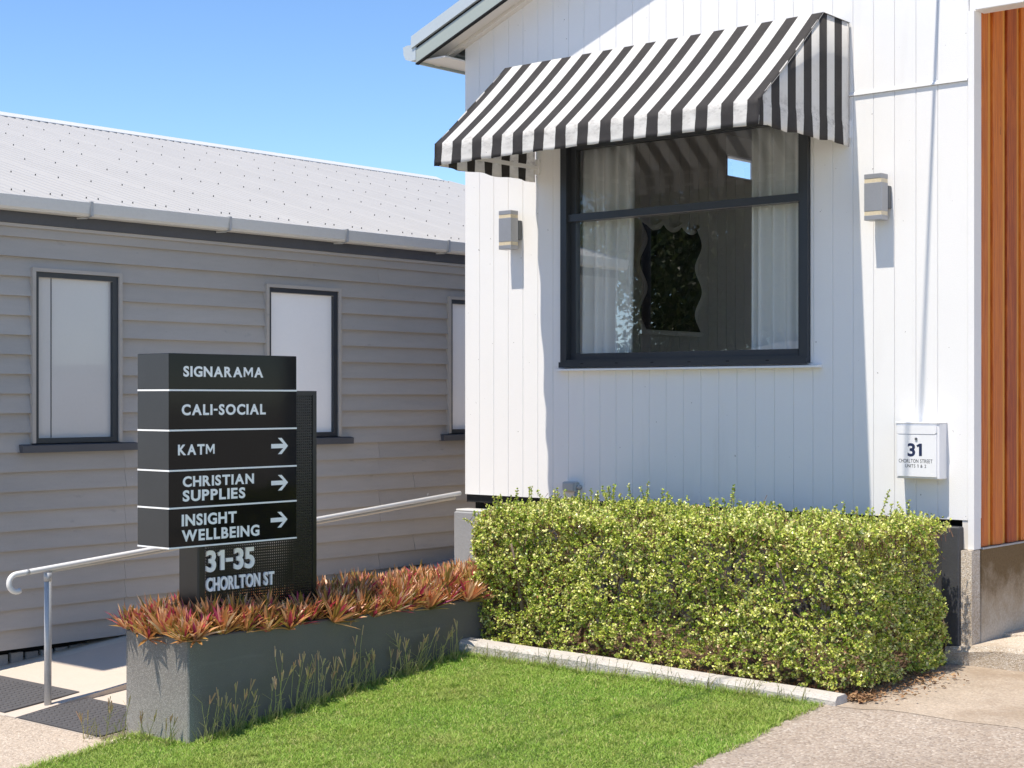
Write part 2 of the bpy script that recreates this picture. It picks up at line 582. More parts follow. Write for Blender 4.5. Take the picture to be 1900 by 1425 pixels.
m_lamp = M('grey_anodised_lamp', (.34, .345, .36, 1), .38, .05, 6, .05, 90, metal=.4)
m_lampstrip = M('frosted_lamp_strip', (.62, .53, .37, 1), .3, .15, 60, .1, 200)
m_lampback = M('dark_lamp_backplate', (.10, .105, .11, 1), .5)
m_plastic = M('pale_grey_plastic', (.42, .42, .41, 1), .45, .04)
m_sub = M('charcoal_painted_boards', (.052, .054, .060, 1), .55, .15, 4, .15, 40, .4, 60)
m_tact = M('charcoal_tactile_mat', (.085, .082, .085, 1), .7, .15, 6, .15, 90, .2)
m_block = M('old_grey_subfloor_board', (.28, .28, .28, 1), .8, .25, 6, .2, 50, .4, 60, rnd=.15)

def mat_timber(name, lift):
    n = N(name)
    oi = n.new('ShaderNodeObjectInfo')
    gr = n.noise(14, 6, .7, stretch=(1, 5, .22)); fine = n.noise(60, 4, .7, stretch=(1, 4, .12))
    k = n.math('ADD', n.math('MULTIPLY', gr, .62), n.math('ADD', n.math('MULTIPLY', fine, .38), n.math('MULTIPLY', n.math('SUBTRACT', oi.outputs['Random'], .5), .42)))
    c = n.ramp(k, [(.25, tuple(x + y for x, y in zip((.30, .05, .010), lift))), (.45, tuple(x + y for x, y in zip((.58, .15, .02), lift))), (.6, tuple(x + y for x, y in zip((.70, .23, .03), lift))), (.8, tuple(x + y for x, y in zip((.68, .27, .05), lift)))])
    kn = n.step(n.noise(9, 3, .5, stretch=(1, 2.2, .8)), .735, .80)
    c = n.mix(n.math('MULTIPLY', kn, .85), c, (.07, .02, .008))
    return n.done(n.bsdf(c, .42, normal=n.bump(fine, .25, .003)))
m_timber = mat_timber('orange_oiled_timber', (0, 0, 0))
m_strip = mat_timber('golden_oiled_timber', (.03, .10, .03))

# ------------------------------------------------------------------ ground
VS = [-300, -60, -14, -5, 0, 3.0, 4.0, 5.0, 6.0, 7.0, 7.6, 9.2, 14, 60, 300]
sheet('ground', -300, 300, VS, lambda v: g(v) - .03, m_ground)
sheet('road', -120, 120, [-13.5, -10, -5.5], lambda v: g(v) + .004, m_road)
DV = [-5.4, 0, 3.0, 4.0, 5.0, 6.0, 7.0, 7.6, 8.4, 9.6]
driveway = sheet('driveway', -4.40, 4.0, DV, lambda v: g(v), m_drive, 6, .06)
ap = MB()
for j, v in enumerate((7.66, 8.4, 9.6)):
    for i in range(61):
        u = -4.30 + 8.3 * i / 60
        vv = v + (.05 * math.sin(u * 3.1) + .03 * math.sin(u * 11 + 1) + random.uniform(-.02, .02) - .05 * (u + 4.3) if j == 0 else 0)
        ap.v.append((u, vv, g(vv) + .002))
for j in range(2):
    for i in range(60):
        ap.f.append((j * 61 + i, j * 61 + i + 1, j * 61 + 62 + i, j * 61 + 61 + i))
tag(part('porch_apron', ap, m_dirt), kind='structure')
sheet('footpath', -16, -7.42, [-5.4, 0, 3.0, 4.0, 5.0, 5.28], lambda v: g(v), m_foot, 4, .06)
pz = lambda v: -.2783 + .080 * (v - 5.28)
sheet('path', -8.40, -7.565, [5.284, 6.4, 7.6, 9.2], pz, m_path, 1, .1)
rz = lambda v: -.2783 + .092 * (v - 5.28)
sheet('ramp', -9.60, -8.52, [5.284, 6.4, 7.6, 9.2, 13], rz, m_path, 1, .1)
sheet('ramp_edge', -8.516, -8.404, [5.284, 5.6, 6.4, 7.6, 9.2], lambda v: rz(v) + .006 + min(.028, max(0, (v - 5.45) * .06)), m_path, 1, .1)
sheet('ramp_kerb', -9.80, -9.604, [2, 5.284, 6.4, 7.6, 9.2, 13], lambda v: (rz(v) if v > 5.28 else g(v)) - .02, m_ramp_kerb, 1, .1)
lawn_vs = [2.2, 3.0, 4.0, 4.7, 5.45, 6.0, 6.6, 7.2, 7.6]
sheet('lawn', -7.41, -4.405, lawn_vs, lambda v: g(v) - .006, m_turf, 2)
sheet('garden_bed', -7.0, -4.40, [7.70, 8.4, 9.3], lambda v: g(v) + .012, m_mulch, 3)

# kerb along the hedge, three cast lengths
for i, (a, b) in enumerate(((-7.02, -6.06), (-6.055, -5.12), (-5.115, -4.30))):
    kb = MB()
    n_ = 8
    prof0 = [(7.60, -.10), (7.595, .035), (7.612, .058), (7.70, .062), (7.722, .045), (7.722, -.10)]
    for j in range(n_ + 1):
        u = a + (b - a) * j / n_
        dz = .0015 * math.sin(u * 5.1)
        dv = .003 * math.sin(u * 4) + .018 * math.sin((u + 7) * 1.2)
        kb.v += [(u, y + dv, z + (dz if z > 0 else 0) - .015 * (u + 7)) for y, z in prof0]
    for j in range(n_):
        for k in range(6):
            k2 = (k + 1) % 6
            kb.f.append((j * 6 + k, j * 6 + k2, j * 6 + 6 + k2, j * 6 + 6 + k))
    kb.f += [(0, 1, 2, 3, 4, 5), tuple(n_ * 6 + k for k in range(5, -1, -1))]
    ko = part('kerb', kb, m_kerb, None, org=((a + b) / 2, 7.66, 0))
    tag(ko, ['pale concrete kerb length between planter and hedge foot', 'middle pale concrete kerb length below the hedge', 'pale concrete kerb length ending at the driveway corner'][i], 'kerb', 'kerb along the hedge')

# ------------------------------------------------------------------ white building
WB = thing('white_house', (-6.4, 9.2, 0), 'white board clad house with striped awning and gable roof', 'house')
PEAK = -4.30
def zsof(u):                       # soffit / wall top
    return 4.31 + .387 * (u + 8.42) if u <= PEAK else 4.31 + .387 * (PEAK + 8.42) - .387 * (u - PEAK)
WU0, WU1, WZ0, WZ1 = -7.447, -5.393, 1.83, 3.50     # window opening
# backing with the opening left free
bk = MB()
for (a, b, c, d) in ((-8.42, WU0, .87, 4.30), (WU1, -4.266, .87, 4.30), (WU0, WU1, .87, WZ0), (WU0, WU1, WZ1, 4.30)):
    bk.box(a + (.0 if a == -8.42 else 0), b, 9.221, 9.31, c, d)
bk.prism([(-8.42, 4.301), (-4.266, 4.301), (PEAK, zsof(PEAK) - .01)], 'y', 9.221, 9.31)
wall = part('wall', bk, m_white, WB)
ub = [-8.42, -8.269]
while ub[-1] + .1448 < -4.36:
    ub.append(ub[-1] + .1448)
ub.append(-4.305)
def plank(u0, u1, z0, z1a, z1b=None):
    z1b = z1a if z1b is None else z1b
    gp, ch, f, bck = .0007, .0032, 9.2, 9.219
    prof = [(u0 + gp, bck), (u0 + gp, f + ch), (u0 + gp + ch, f), (u1 - gp - ch, f), (u1 - gp, f + ch), (u1 - gp, bck)]
    vs = [(x, y, z0) for x, y in prof]
    vs += [(x, y, z1a + (z1b - z1a) * (x - u0) / (u1 - u0)) for x, y in prof]
    fs = [(5, 4, 3, 2, 1, 0), (6, 7, 8, 9, 10, 11)] + [(i, (i + 1) % 6, 6 + (i + 1) % 6, 6 + i) for i in range(6)]
    part('wall_board', MB().add(vs, fs), m_wall, wall, org=((u0 + u1) / 2, 9.2, z0))
for a, b in zip(ub[:-1], ub[1:]):
    if b <= WU0 or a >= WU1:
        plank(a, b, .86, 3.512)
    else:
        plank(a, b, .86, WZ0 - .004)
        if a < WU0 - .02: plank(a, WU0, WZ0 - .002, 3.512)
        if b > WU1 + .02: plank(WU1, b, WZ0 - .002, 3.512)
    plank(a, b, 3.538, zsof(a), zsof(b))
part('flashing', MB().prism([(9.21, 3.514), (9.186, 3.514), (9.186, 3.522), (9.199, 3.538), (9.21, 3.538)], 'x', -8.42, -4.306), m_white, wall)
part('corner_board', B(-4.303, -4.264, 9.192, 9.285, .685, 3.93), m_white, WB)
part('corner_packer', B(-4.345, -4.305, 9.206, 9.25, .685, .858), m_cream, WB)
part('header_beam', MB().bbox(-4.262, -1.6, 9.192, 9.32, 3.93, 4.06, .004), m_white, WB)
part('header_wall', B(-4.264, -1.6, 9.20, 9.30, 4.062, 4.30), m_wall, WB)
# left side wall with its high window, other walls, ceiling and floor of the front room
hv0, hv1, hz0, hz1 = 12.66, 13.25, 3.66, 3.85
sw = MB()
for (a, b, c, d) in ((9.312, hv0, .87, 4.25), (hv1, 17, .87, 4.25), (hv0, hv1, .87, hz0), (hv0, hv1, hz1, 4.25)):
    sw.box(-8.42, -8.30, a, b, c, d)
part('side_wall', sw, m_white, WB)
part('high_window', MB().box(-8.33, -8.29, hv0, hv1, hz0 - .015, hz0).box(-8.33, -8.29, hv0, hv1, hz1, hz1 + .015)
     .box(-8.33, -8.29, hv0 - .015, hv0, hz0 - .015, hz1 + .015).box(-8.33, -8.29, hv1, hv1 + .015, hz0 - .015, hz1 + .015), m_white, WB)
for k in range(46):
    v0 = 9.33 + k * .15
    if v0 < hv1 and v0 + .15 > hv0:
        part('lining_board', B(-8.297, -8.285, v0 + .003, v0 + .147, 1.06, hz0 - .02), m_room, WB, org=(-8.29, v0, 1.06))
    elif v0 < 15:
        part('lining_board', B(-8.297, -8.285, v0 + .003, v0 + .147, 1.06, 4.03), m_room, WB, org=(-8.29, v0, 1.06))
part('back_wall', MB().box(-8.30, -8.1, 15.0, 15.1, .9, 4.25).box(-6.75, -4.40, 15.0, 15.1, .9, 4.25).box(-8.1, -6.75, 15.0, 15.1, 3.7, 4.25), m_room, WB)  # unseen opening added here to let daylight brighten the room
part('timber_wall_core', B(-4.40, -4.302, 9.312, 17, .69, 4.25), m_room, WB)
part('ceiling', B(-8.30, -4.40, 9.312, 15.0, 4.04, 4.10), m_room, WB)
part('floor', B(-8.30, -4.40, 9.312, 15.0, .95, 1.05), m_floor, WB)
# window: frame > sash, glass, sill
wf = MB()
F0, F1 = 9.165, 9.30
wf.box(WU0, WU0 + .055, F0, F1, WZ0, WZ1).box(WU1 - .055, WU1, F0, F1, WZ0, WZ1)
wf.box(WU0 + .055, WU1 - .055, F0, F1, WZ0, WZ0 + .045).box(WU0 + .055, WU1 - .055, F0, F1, WZ1 - .05, WZ1)
win = part('window', wf, m_dark, WB)
sh = MB()
a, b = WU0 + .056, WU1 - .056
sh.box(a, a + .05, 9.215, 9.27, WZ0 + .046, WZ1 - .051).box(b - .04, b, 9.215, 9.27, WZ0 + .046, WZ1 - .051)
sh.box(a + .05, b - .04, 9.212, 9.27, WZ0 + .046, WZ0 + .09).box(a + .05, b - .04, 9.212, 9.27, WZ1 - .10, WZ1 - .051)
part('sash', sh, m_dark, win)
part('transom', B(a - .002, b + .002, 9.185, 9.275, 2.878, 2.93), m_dark, win)
part('track', MB().box(WU0 - .004, WU1 + .002, 9.15, 9.164, WZ0 - .012, WZ0 + .028), m_dark, win)
for k in range(6):
    part('weep_slot', B(WU0 + .2 + k * .31, WU0 + .225 + k * .31, 9.1495, 9.1503, WZ0 + .012, WZ0 + .019), m_black, win)
for (z0, z1) in ((WZ0 + .091, 2.877), (2.931, WZ1 - .101)):
    part('pane', MB().add([(a + .05, 9.24, z0), (b - .04, 9.24, z0), (b - .04, 9.24, z1), (a + .05, 9.24, z1)], [(0, 1, 2, 3)]), m_glass, win)
part('sill', MB().prism([(9.198, 1.795), (9.13, 1.795), (9.13, 1.808), (9.198, 1.816)], 'x', WU0 - .03, WU1 + .09), m_white, win)

# curtains
def curtain(u0, u1, z0, z1, label, seed):
    rr = random.Random(seed)
    n_ = 64
    V, Fc = [], []
    ph = [rr.uniform(0, 6.28) for _ in range(4)]
    for j in range(9):
        tz = j / 8
        for i in range(n_ + 1):
            t = i / n_
            am = .022 + .018 * (1 - tz)
            y = 9.345 + am * math.sin(t * (u1 - u0) * 62 + ph[0] + .4 * math.sin(t * 7 + ph[1])) + .012 * math.sin(t * 23 + ph[2])
            edge = .05 * (1 - tz) * (1 if seed == 1 else -.3)
            V.append((u0 + (u1 - u0 - edge) * t + .004 * math.sin(t * 40 + ph[3]), y, z0 + (z1 - z0) * tz))
    for j in range(8):
        for i in range(n_):
            Fc.append((j * (n_ + 1) + i, j * (n_ + 1) + i + 1, (j + 1) * (n_ + 1) + i + 1, (j + 1) * (n_ + 1) + i))
    o = part('curtain', MB().add(V, Fc), m_curtain, None, True, org=((u0 + u1) / 2, 9.345, z0))
    md = o.modifiers.new('solid', 'SOLIDIFY'); md.thickness = .002
    tag(o, label, 'curtain', 'curtains in the front window')
curtain(-7.50, -6.90, 1.08, 3.62, 'wider white pleated curtain at the left of the front window', 1)
curtain(-5.925, -5.46, 1.08, 3.62, 'narrower white pleated curtain at the right of the front window', 2)

# wavy mirror on the inner side wall
def wavy(off):
    pts = []
    for i in range(41):
        t = i / 40
        pts.append((12.13 + off + .055 * math.sin(t * 2 * math.pi * 2.2 + 2.4), 2.19 - off + (.92 + 2 * off) * t))
    for i in range(1, 30):
        t = i / 30
        pts.append((12.13 + off + .02 - (.83 + 2 * off) * t, 3.11 + off - .055 * abs(math.sin(t * math.pi * 3)) ** .8))
    for i in range(41):
        t = 1 - i / 40
        pts.append((11.31 - off + .055 * math.sin(t * 2 * math.pi * 2.2 + 2.4), 2.19 - off + (.92 + 2 * off) * t))
    return pts
mr = thing('wall_mirror', (-8.28, 11.7, 2.15), 'wavy edged mirror, dark reflection tinted in, on the inner wall behind the window', 'mirror')
part('frame', MB().prism(wavy(.045), 'x', -8.284, -8.262), M('taupe_mirror_frame', (.62, .56, .47, 1), .5), mr)
part('mirror_glass', MB().prism(wavy(.0), 'x', -8.2615, -8.256), m_mirror, mr)

# roof of the white building
def slope_bar(name, d0, d1, v0, v1, mat, parent, u_end=-8.70):
    """bar following the left roof slope between two heights above the barge line, and its mirror"""
    zl = lambda u: 4.165 + .387 * (u + 8.70)
    mb = MB().prism([(u_end, zl(u_end) + d0), (PEAK, zl(PEAK) + d0), (PEAK, zl(PEAK) + d1), (u_end, zl(u_end) + d1)], 'y', v0, v1)
    o = part(name, mb, mat, parent)
    mb2 = MB().prism([(2 * PEAK - u_end, zl(u_end) + d0), (PEAK + .002, zl(PEAK) + d0), (PEAK + .002, zl(PEAK) + d1), (2 * PEAK - u_end, zl(u_end) + d1)], 'y', v0, v1)
    part(name, mb2, mat, parent)
    return o
slope_bar('barge_board', .006, .118, 8.95, 8.972, m_barge, WB)
slope_bar('barge_flashing', -.004, .006, 8.943, 8.975, m_black, WB)
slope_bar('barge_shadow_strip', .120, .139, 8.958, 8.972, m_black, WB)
slope_bar('barge_capping', .139, .232, 8.935, 8.972, m_cap, WB, -8.74)
slope_bar('soffit', .035, .05, 8.973, 9.199, m_cream, WB)
slope_bar('soffit_batten', .008, .034, 9.14, 9.199, m_cream, WB)
slope_bar('roof', .15, .228, 8.973, 17, m_roof, WB, -8.78)
part('eave_fascia', B(-8.70, -8.682, 8.976, 17, 4.165, 4.30), m_barge, WB)
part('eave_soffit', B(-8.681, -8.421, 8.976, 17, 4.185, 4.197), m_cream, WB)
gm = MB().prism([(-8.702, 4.30), (-8.702, 4.20), (-8.76, 4.195), (-8.81, 4.21), (-8.832, 4.25), (-8.838, 4.30), (-8.828, 4.30), (-8.82, 4.255), (-8.80, 4.222), (-8.758, 4.208), (-8.712, 4.212), (-8.712, 4.30)], 'y', 8.955, 17)
part('eave_gutter', gm, m_cap, WB)
part('gutter_stop_end', MB().prism([(-8.702, 4.315), (-8.702, 4.20), (-8.76, 4.195), (-8.81, 4.21), (-8.832, 4.25), (-8.838, 4.31), (-8.80, 4.32)], 'y', 8.947, 8.9545), m_cap, WB)

# subfloor: dark boards below the wall, corner stump, concrete pier
part('subfloor_dark_backing', B(-8.40, -4.37, 9.30, 9.34, -.05, .868), m_black, WB)  # black panel standing in for the darkness under the floor
for k in range(25):
    u = -8.10 + k * .15
    part('subfloor_board', B(u, u + .125, 9.245, 9.275, -.05, .80), m_sub, WB, org=(u, 9.26, 0))
part('corner_pier_board', MB().bbox(-4.452, -4.338, 9.14, 9.24, .10, .82, .006), m_sub, WB)
part('corner_pier_board', MB().bbox(-4.55, -4.462, 9.20, 9.24, -.03, .80, .006), m_sub, WB)
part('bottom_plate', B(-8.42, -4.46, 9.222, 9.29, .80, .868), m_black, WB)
cp = MB().bbox(-8.43, -8.02, 9.08, 9.235, -.1, .735, .01)
part('corner_stump', cp, M('grey_rendered_stump', (.27, .275, .285, 1), .7, .1, 5, .1, 60, .7, 70), WB)
part('stump_cap', MB().bbox(-8.415, -8.04, 9.09, 9.23, .737, .752, .004), m_gutter, WB)
# porch: plinth under the timber wall, step, slab
part('pier', MB().prism([(-4.336, -.05), (-4.266, -.05), (-4.266, .68), (-4.30, .684), (-4.336, .68)], 'y', 9.165, 9.28), m_step, WB)
part('plinth', B(-4.336, -4.258, 9.281, 17, -.05, .68), m_plinth, WB)
st_ = MB()
n_ = 14
for j in range(n_ + 1):
    u = -4.42 + 4.6 * j / n_
    w = random.uniform(-.003, .003)
    e = .01 if j else .05
    st_.v += [(u, 9.125 + w + (0 if j else .02), -.06), (u, 9.12 + w, .11 - e), (u, 9.135 + w, .137 - e * .8), (u, 9.6, .14 - (.05 if j == 0 else 0)), (u, 9.6, -.06)]
for j in range(n_):
    for k in range(5):
        k2 = (k + 1) % 5
        st_.f.append((j * 5 + k, j * 5 + k2, j * 5 + 5 + k2, j * 5 + 5 + k))
st_.f += [(0, 1, 2, 3, 4), tuple(n_ * 5 + k for k in range(4, -1, -1))]
part('step', st_, m_step, WB)
part('porch_slab', B(-4.257, .2, 9.601, 17, -.05, .139), m_step, WB)
# timber cladding: boards with recessed cover strips
tv = 9.296
first = True
while tv < 12.5:
    w = .092 if first else .138
    part('timber_board', MB().bbox(-4.300, -4.262, tv, tv + w, .695, 4.29, .004), m_timber, WB, org=(-4.28, tv, .695))
    part('timber_strip', MB().prism([(-4.301, tv + w + .002), (-4.281, tv + w + .002), (-4.276, tv + w + .02), (-4.276, tv + w + .05), (-4.281, tv + w + .068), (-4.301, tv + w + .068)], 'z', .695, 4.29), m_strip, WB, org=(-4.28, tv + w, .695))
    tv += w + .07
    first = False
part('timber_flashing', B(-4.302, -4.248, 9.29, 12.6, .682, .692), m_gal, WB)
part('porch_back_wall', B(-4.26, .2, 12.6, 12.7, .14, 4.3), m_wall, WB)
part('porch_ceiling', B(-4.26, .1, 9.32, 12.6, 4.292, 4.31), m_cream, WB)

# ------------------------------------------------------------------ awning
AW = thing('window_awning', (-6.4, 9.19, 3.2), 'black and white striped canvas awning over the front window', 'awning')
AU0, AU1 = -7.716, -5.096
nz = lambda a, b: math.sin(a * 7.3 + 1.7 * math.sin(b * 5.1)) * .5 + math.sin(a * 17 + b * 3) * .3
def awn_profile(t):
    """t 0..3 : wall edge, ridge, fold, hem"""
    K = [(9.188, 3.982), (8.86, 3.99), (8.122, 3.352), (8.112, 3.198)]
    i = min(int(t), 2); f = t - i
    return (K[i][0] + (K[i + 1][0] - K[i][0]) * f, K[i][1] + (K[i + 1][1] - K[i][1]) * f)
V, Fc = [], []
ts = [0, .5, 1] + [1 + k / 10 for k in range(1, 11)] + [2 + k / 5 for k in range(1, 6)]
nu = 60
for t in ts:
    v, z = awn_profile(t)
    for i in range(nu + 1):
        u = AU0 + (AU1 - AU0) * i / nu
        sag = -.012 * math.sin(math.pi * max(0, min(1, t - 1))) if 1 <= t <= 2 else 0
        wob = .010 * nz(u * 2.1, t) * (t - 2) if t > 2 else 0
        hem = (.010 * math.sin((u - AU0) / (AU1 - AU0) * math.pi) + .003 * nz(u * 3, 2)) if t > 2.9 else 0
        V.append((u, v + wob - sag * .3, z + sag + hem))
for j in range(len(ts) - 1):
    for i in range(nu):
        Fc.append((j * (nu + 1) + i, j * (nu + 1) + i + 1, (j + 1) * (nu + 1) + i + 1, (j + 1) * (nu + 1) + i))
can = part('canopy', MB().add(V, Fc), m_awn, AW, True)
md = can.modifiers.new('solid', 'SOLIDIFY'); md.thickness = .003; md.offset = -1
for side, uu in ((-1, AU0), (1, AU1)):
    V, Fc = [], []
    nn = 36
    for i in range(nn + 1):
        v = 8.116 + (9.188 - 8.116) * i / nn
        zt = 3.352 + (3.99 - 3.352) * (v - 8.122) / (8.86 - 8.122) if v < 8.86 else 3.988
        zt = max(zt, 3.352)
        cols = [zt, (zt + 3.352) / 2 + .004, 3.354, 3.315, 3.275, 3.235, 3.198 + .006 * math.sin(i * .5)]
        for j, z in enumerate(cols):
            w = .009 * math.sin(v * 34 + 1.2 * math.sin(v * 9)) * max(0, (j - 2)) / 4
            V.append((uu - side * (.006 if j < 3 else .002) + (side * w if j > 2 else 0), v, min(z, zt) - (.004 if j == 0 else 0)))
    for i in range(nn):
        for j in range(6):
            Fc.append((i * 7 + j, (i + 1) * 7 + j, (i + 1) * 7 + j + 1, i * 7 + j + 1))
    e = part('end_panel', MB().add(V, Fc), m_awn_end, AW, True)
    md = e.modifiers.new('solid', 'SOLIDIFY'); md.thickness = .003; md.offset = -1
fr = MB()
part('front_bar', MB().box(AU0 + .03, AU1 - .03, 8.132, 8.15, 3.235, 3.255), m_white, AW)
part('fold_bar', MB().box(AU0 + .03, AU1 - .03, 8.14, 8.165, 3.325, 3.345), m_white, AW)
part('ridge_bar', MB().box(AU0 + .03, AU1 - .03, 8.87, 8.895, 3.955, 3.975), m_white, AW)
for uu in (AU0 + .012, AU1 - .037):
    part('side_arm', MB().box(uu, uu + .025, 8.156, 9.195, 3.285, 3.312), m_white, AW)
    part('wall_bracket', MB().box(uu - .004, uu + .04, 9.185, 9.199, 3.25, 3.36), m_white, AW)

# ------------------------------------------------------------------ text
GL = {}
def glyph(ch, off):
    key = (ch, off)
    if key in GL: return GL[key]
    if ch == 'M':
        s = .13
        poly = [(0, 0), (0, .7), (.15, .7), (.385, .33), (.62, .7), (.77, .7), (.77, 0), (.77 - s, 0), (.77 - s, .46), (.385, .09), (s, .46), (s, 0)]
        V = [(x + .05, y, 0) for x, y in poly]
        Fc = [(0, 1, 10, 11), (1, 2, 3, 9, 10), (3, 4, 5, 8, 9), (5, 6, 7, 8)]
        w = .87
    elif ch == '1':
        V = [(x + .05, y, 0) for x, y in [(.14, 0), (.30, 0), (.30, .7), (.16, .7), (0, .60), (.06, .49), (.14, .545)]]
        Fc = [(0, 1, 2, 6), (6, 2, 3, 4, 5)]
        w = .40
    elif ch == '-':
        V = [(.04, .27, 0), (.34, .27, 0), (.34, .40, 0), (.04, .40, 0)]
        Fc = [(0, 1, 2, 3)]
        w = .38
    elif ch == ' ':
        V, Fc, w = [], [], .36
    else:
        c = bpy.data.curves.new('glyph', 'FONT')
        c.body = ch; c.size = 1; c.offset = off; c.resolution_u = 4
        o = bpy.data.objects.new('glyph', c)
        me = bpy.data.meshes.new_from_object(o)
        V = [tuple(v.co) for v in me.vertices]
        Fc = [tuple(p.vertices) for p in me.polygons]
        x0 = min(v[0] for v in V); x1 = max(v[0] for v in V)
        V = [(x - x0 + .035, y, 0) for x, y, z in V]
        w = x1 - x0 + .07
        bpy.data.objects.remove(o); bpy.data.curves.remove(c); bpy.data.meshes.remove(me)
    GL[key] = (V, Fc, w)
    return GL[key]

def lettering(s, place, a0, a1, z0, z1, mat, parent, off=.02, depth=.0015, track=.03):
    """line of letters fitted to a0..a1 wide and z0..z1 cap height; place(a, z, d) -> world point, d = how far proud"""
    X = 0; V, Fc = [], []
    for ch in s:
        gv, gf, w = glyph(ch, off)
        o = len(V)
        V += [(x + X, y) for x, y, _ in gv]
        Fc += [tuple(i + o for i in f) for f in gf]
        X += w + track
    xs = [p[0] for p in V]
    ys = [p[1] for p in V]
    k = (a1 - a0) / (max(xs) - min(xs))
    kz = (z1 - z0) / (max(ys) - min(ys))
    P = [(a0 + (x - min(xs)) * k, z0 + (y - min(ys)) * kz) for x, y in V]
    n_ = len(P)
    vs = [place(a, z, depth) for a, z in P] + [place(a, z, .0002) for a, z in P]
    # sides along boundary edges
    cnt = {}
    for f in Fc:
        for i in range(len(f)):
            e = (f[i], f[(i + 1) % len(f)])
            cnt[frozenset(e)] = cnt.get(frozenset(e), []) + [e]
    fs = list(Fc)
    for e in cnt.values():
        if len(e) == 1:
            i, j = e[0]
            fs.append((i, n_ + i, n_ + j, j))
    return part('lettering', MB().add(vs, fs), mat, parent)

# ------------------------------------------------------------------ directory sign
SG = thing('directory_sign', (-7.24, 6.0, .25), 'black directory sign box on perforated post with white business names', 'sign')
SF = -7.10
zs = [1.841, 1.641, 1.423, 1.205, 1.002, .787]
sv0, sv1 = 5.40, 6.31
panels = []
for i in range(5):
    z1, z0 = zs[i] - (.005 if i else 0), zs[i + 1] + .005
    body = part('sign_panel', MB().bbox(SF - .28, SF, sv0, sv1, z0, z1, .002), m_signblk, SG)
    part('end_face', B(SF - .278, SF - .003, sv0 - .0012, sv0 - .0002, z0 + .002, z1 - .002), m_signend, body)
    panels.append(body)
for i in range(1, 6):
    z = zs[i]
    part('divider', B(SF - .281, SF + .001, sv0 - .001, sv1 + .001, z - (.0046 if i < 5 else .004), z + .0046), m_letter, SG)
pl = lambda a, z, d: (SF + d, a, z)
for s, pi, a0, a1, zt, zb in (('SIGNARAMA', 0, 5.494, 6.057, 1.773, 1.714), ('CALI-SOCIAL', 1, 5.483, 6.076, 1.565, 1.504), ('KATM', 2, 5.458, 5.708, 1.346, 1.288),
                              ('CHRISTIAN', 3, 5.49, 5.989, 1.173, 1.114), ('SUPPLIES', 3, 5.49, 5.926, 1.097, 1.035), ('INSIGHT', 4, 5.483, 5.864, .966, .901), ('WELLBEING', 4, 5.483, 6.029, .881, .817)):
    lettering(s, pl, a0, a1, zb, zt, m_letter, panels[pi], .034)
for pi, a0, a1, zt, zb in ((2, 6.117, 6.243, 1.369, 1.276), (3, 6.117, 6.243, 1.156, 1.067), (4, 6.113, 6.239, .944, .854)):
    w, h = a1 - a0, zt - zb
    zm = (zt + zb) / 2; tk = .0125
    P_ = [(0, -tk), (w * .72, -tk), (w * .40, -h / 2), (w * .62, -h / 2), (w, 0), (w * .62, h / 2), (w * .40, h / 2), (w * .72, tk), (0, tk)]
    vs = [(SF + .0015, a0 + x, zm + y) for x, y in P_] + [(SF + .0002, a0 + x, zm + y) for x, y in P_]
    fs = [(0, 1, 7, 8), (1, 2, 3, 4), (1, 4, 7), (4, 5, 6, 7)]
    fs += [(i, (i + 1) % 9, 9 + (i + 1) % 9, 9 + i) for i in range(9)]
    part('arrow', MB().add(vs, fs), m_letter, panels[pi])
# post: frame with perforated faces
PU0, PU1, PV0, PV1, PZ1 = -7.345, -7.17, 5.65, 6.53, 1.64
part('post_column', MB().bbox(PU0, PU1, PV0, PV0 + .055, .15, .786, .008), m_signpost, SG)
part('post_column', MB().box(PU0, PU1, PV1 - .03, PV1, .15, PZ1), m_signpost, SG)
part('post_top', B(PU0, PU1, sv1 + .002, PV1 - .03, PZ1 - .025, PZ1), m_signpost, SG)
def perforated(u, regs, pitch=.0155, rad=.0052):
    mb = MB()
    for (a0, a1, z0, z1) in regs:
        na, nzz = int((a1 - a0) / pitch), int((z1 - z0) / pitch)
        da, dz = (a1 - a0) / na, (z1 - z0) / nzz
        for i in range(na):
            for j in range(nzz):
                ca, cz = a0 + da * (i + .5), z0 + dz * (j + .5)
                o = len(mb.v)
                for k in range(8):
                    an = math.pi / 4 * k
                    mb.v.append((u, ca + rad * math.cos(an), cz + rad * math.sin(an)))
                for k in range(8):
                    an = math.pi / 4 * k
                    x, y = math.cos(an), math.sin(an)
                    m_ = max(abs(x), abs(y))
                    mb.v.append((u, ca + da / 2 * x / m_, cz + dz / 2 * y / m_))
                for k in range(8):
                    k2 = (k + 1) % 8
                    mb.f.append((o + k, o + 8 + k, o + 8 + k2, o + k2))
    return mb
regs = [(PV0 + .056, sv1, .25, .785), (sv1, PV1 - .031, .25, PZ1 - .026)]
for u in (PU1 - .004, PU0 + .004):
    pp = perforated(u, regs)
    me = bpy.data.meshes.new('perforated_sheet'); og = wloc(SG)
    me.from_pydata([(x - og[0], y - og[1], z - og[2]) for x, y, z in pp.v], [], pp.f)
    part('perforated_sheet', me, m_signpost, SG)
pl2 = lambda a, z, d: (PU1 + d, a, z)
lettering('31-35', pl2, 5.70, 6.045, .629, .751, m_letter, SG, .03, .012, -.01)
lettering('CHORLTON ST', pl2, 5.70, 6.192, .521, .599, m_letter, SG, .03, .012, -.01)

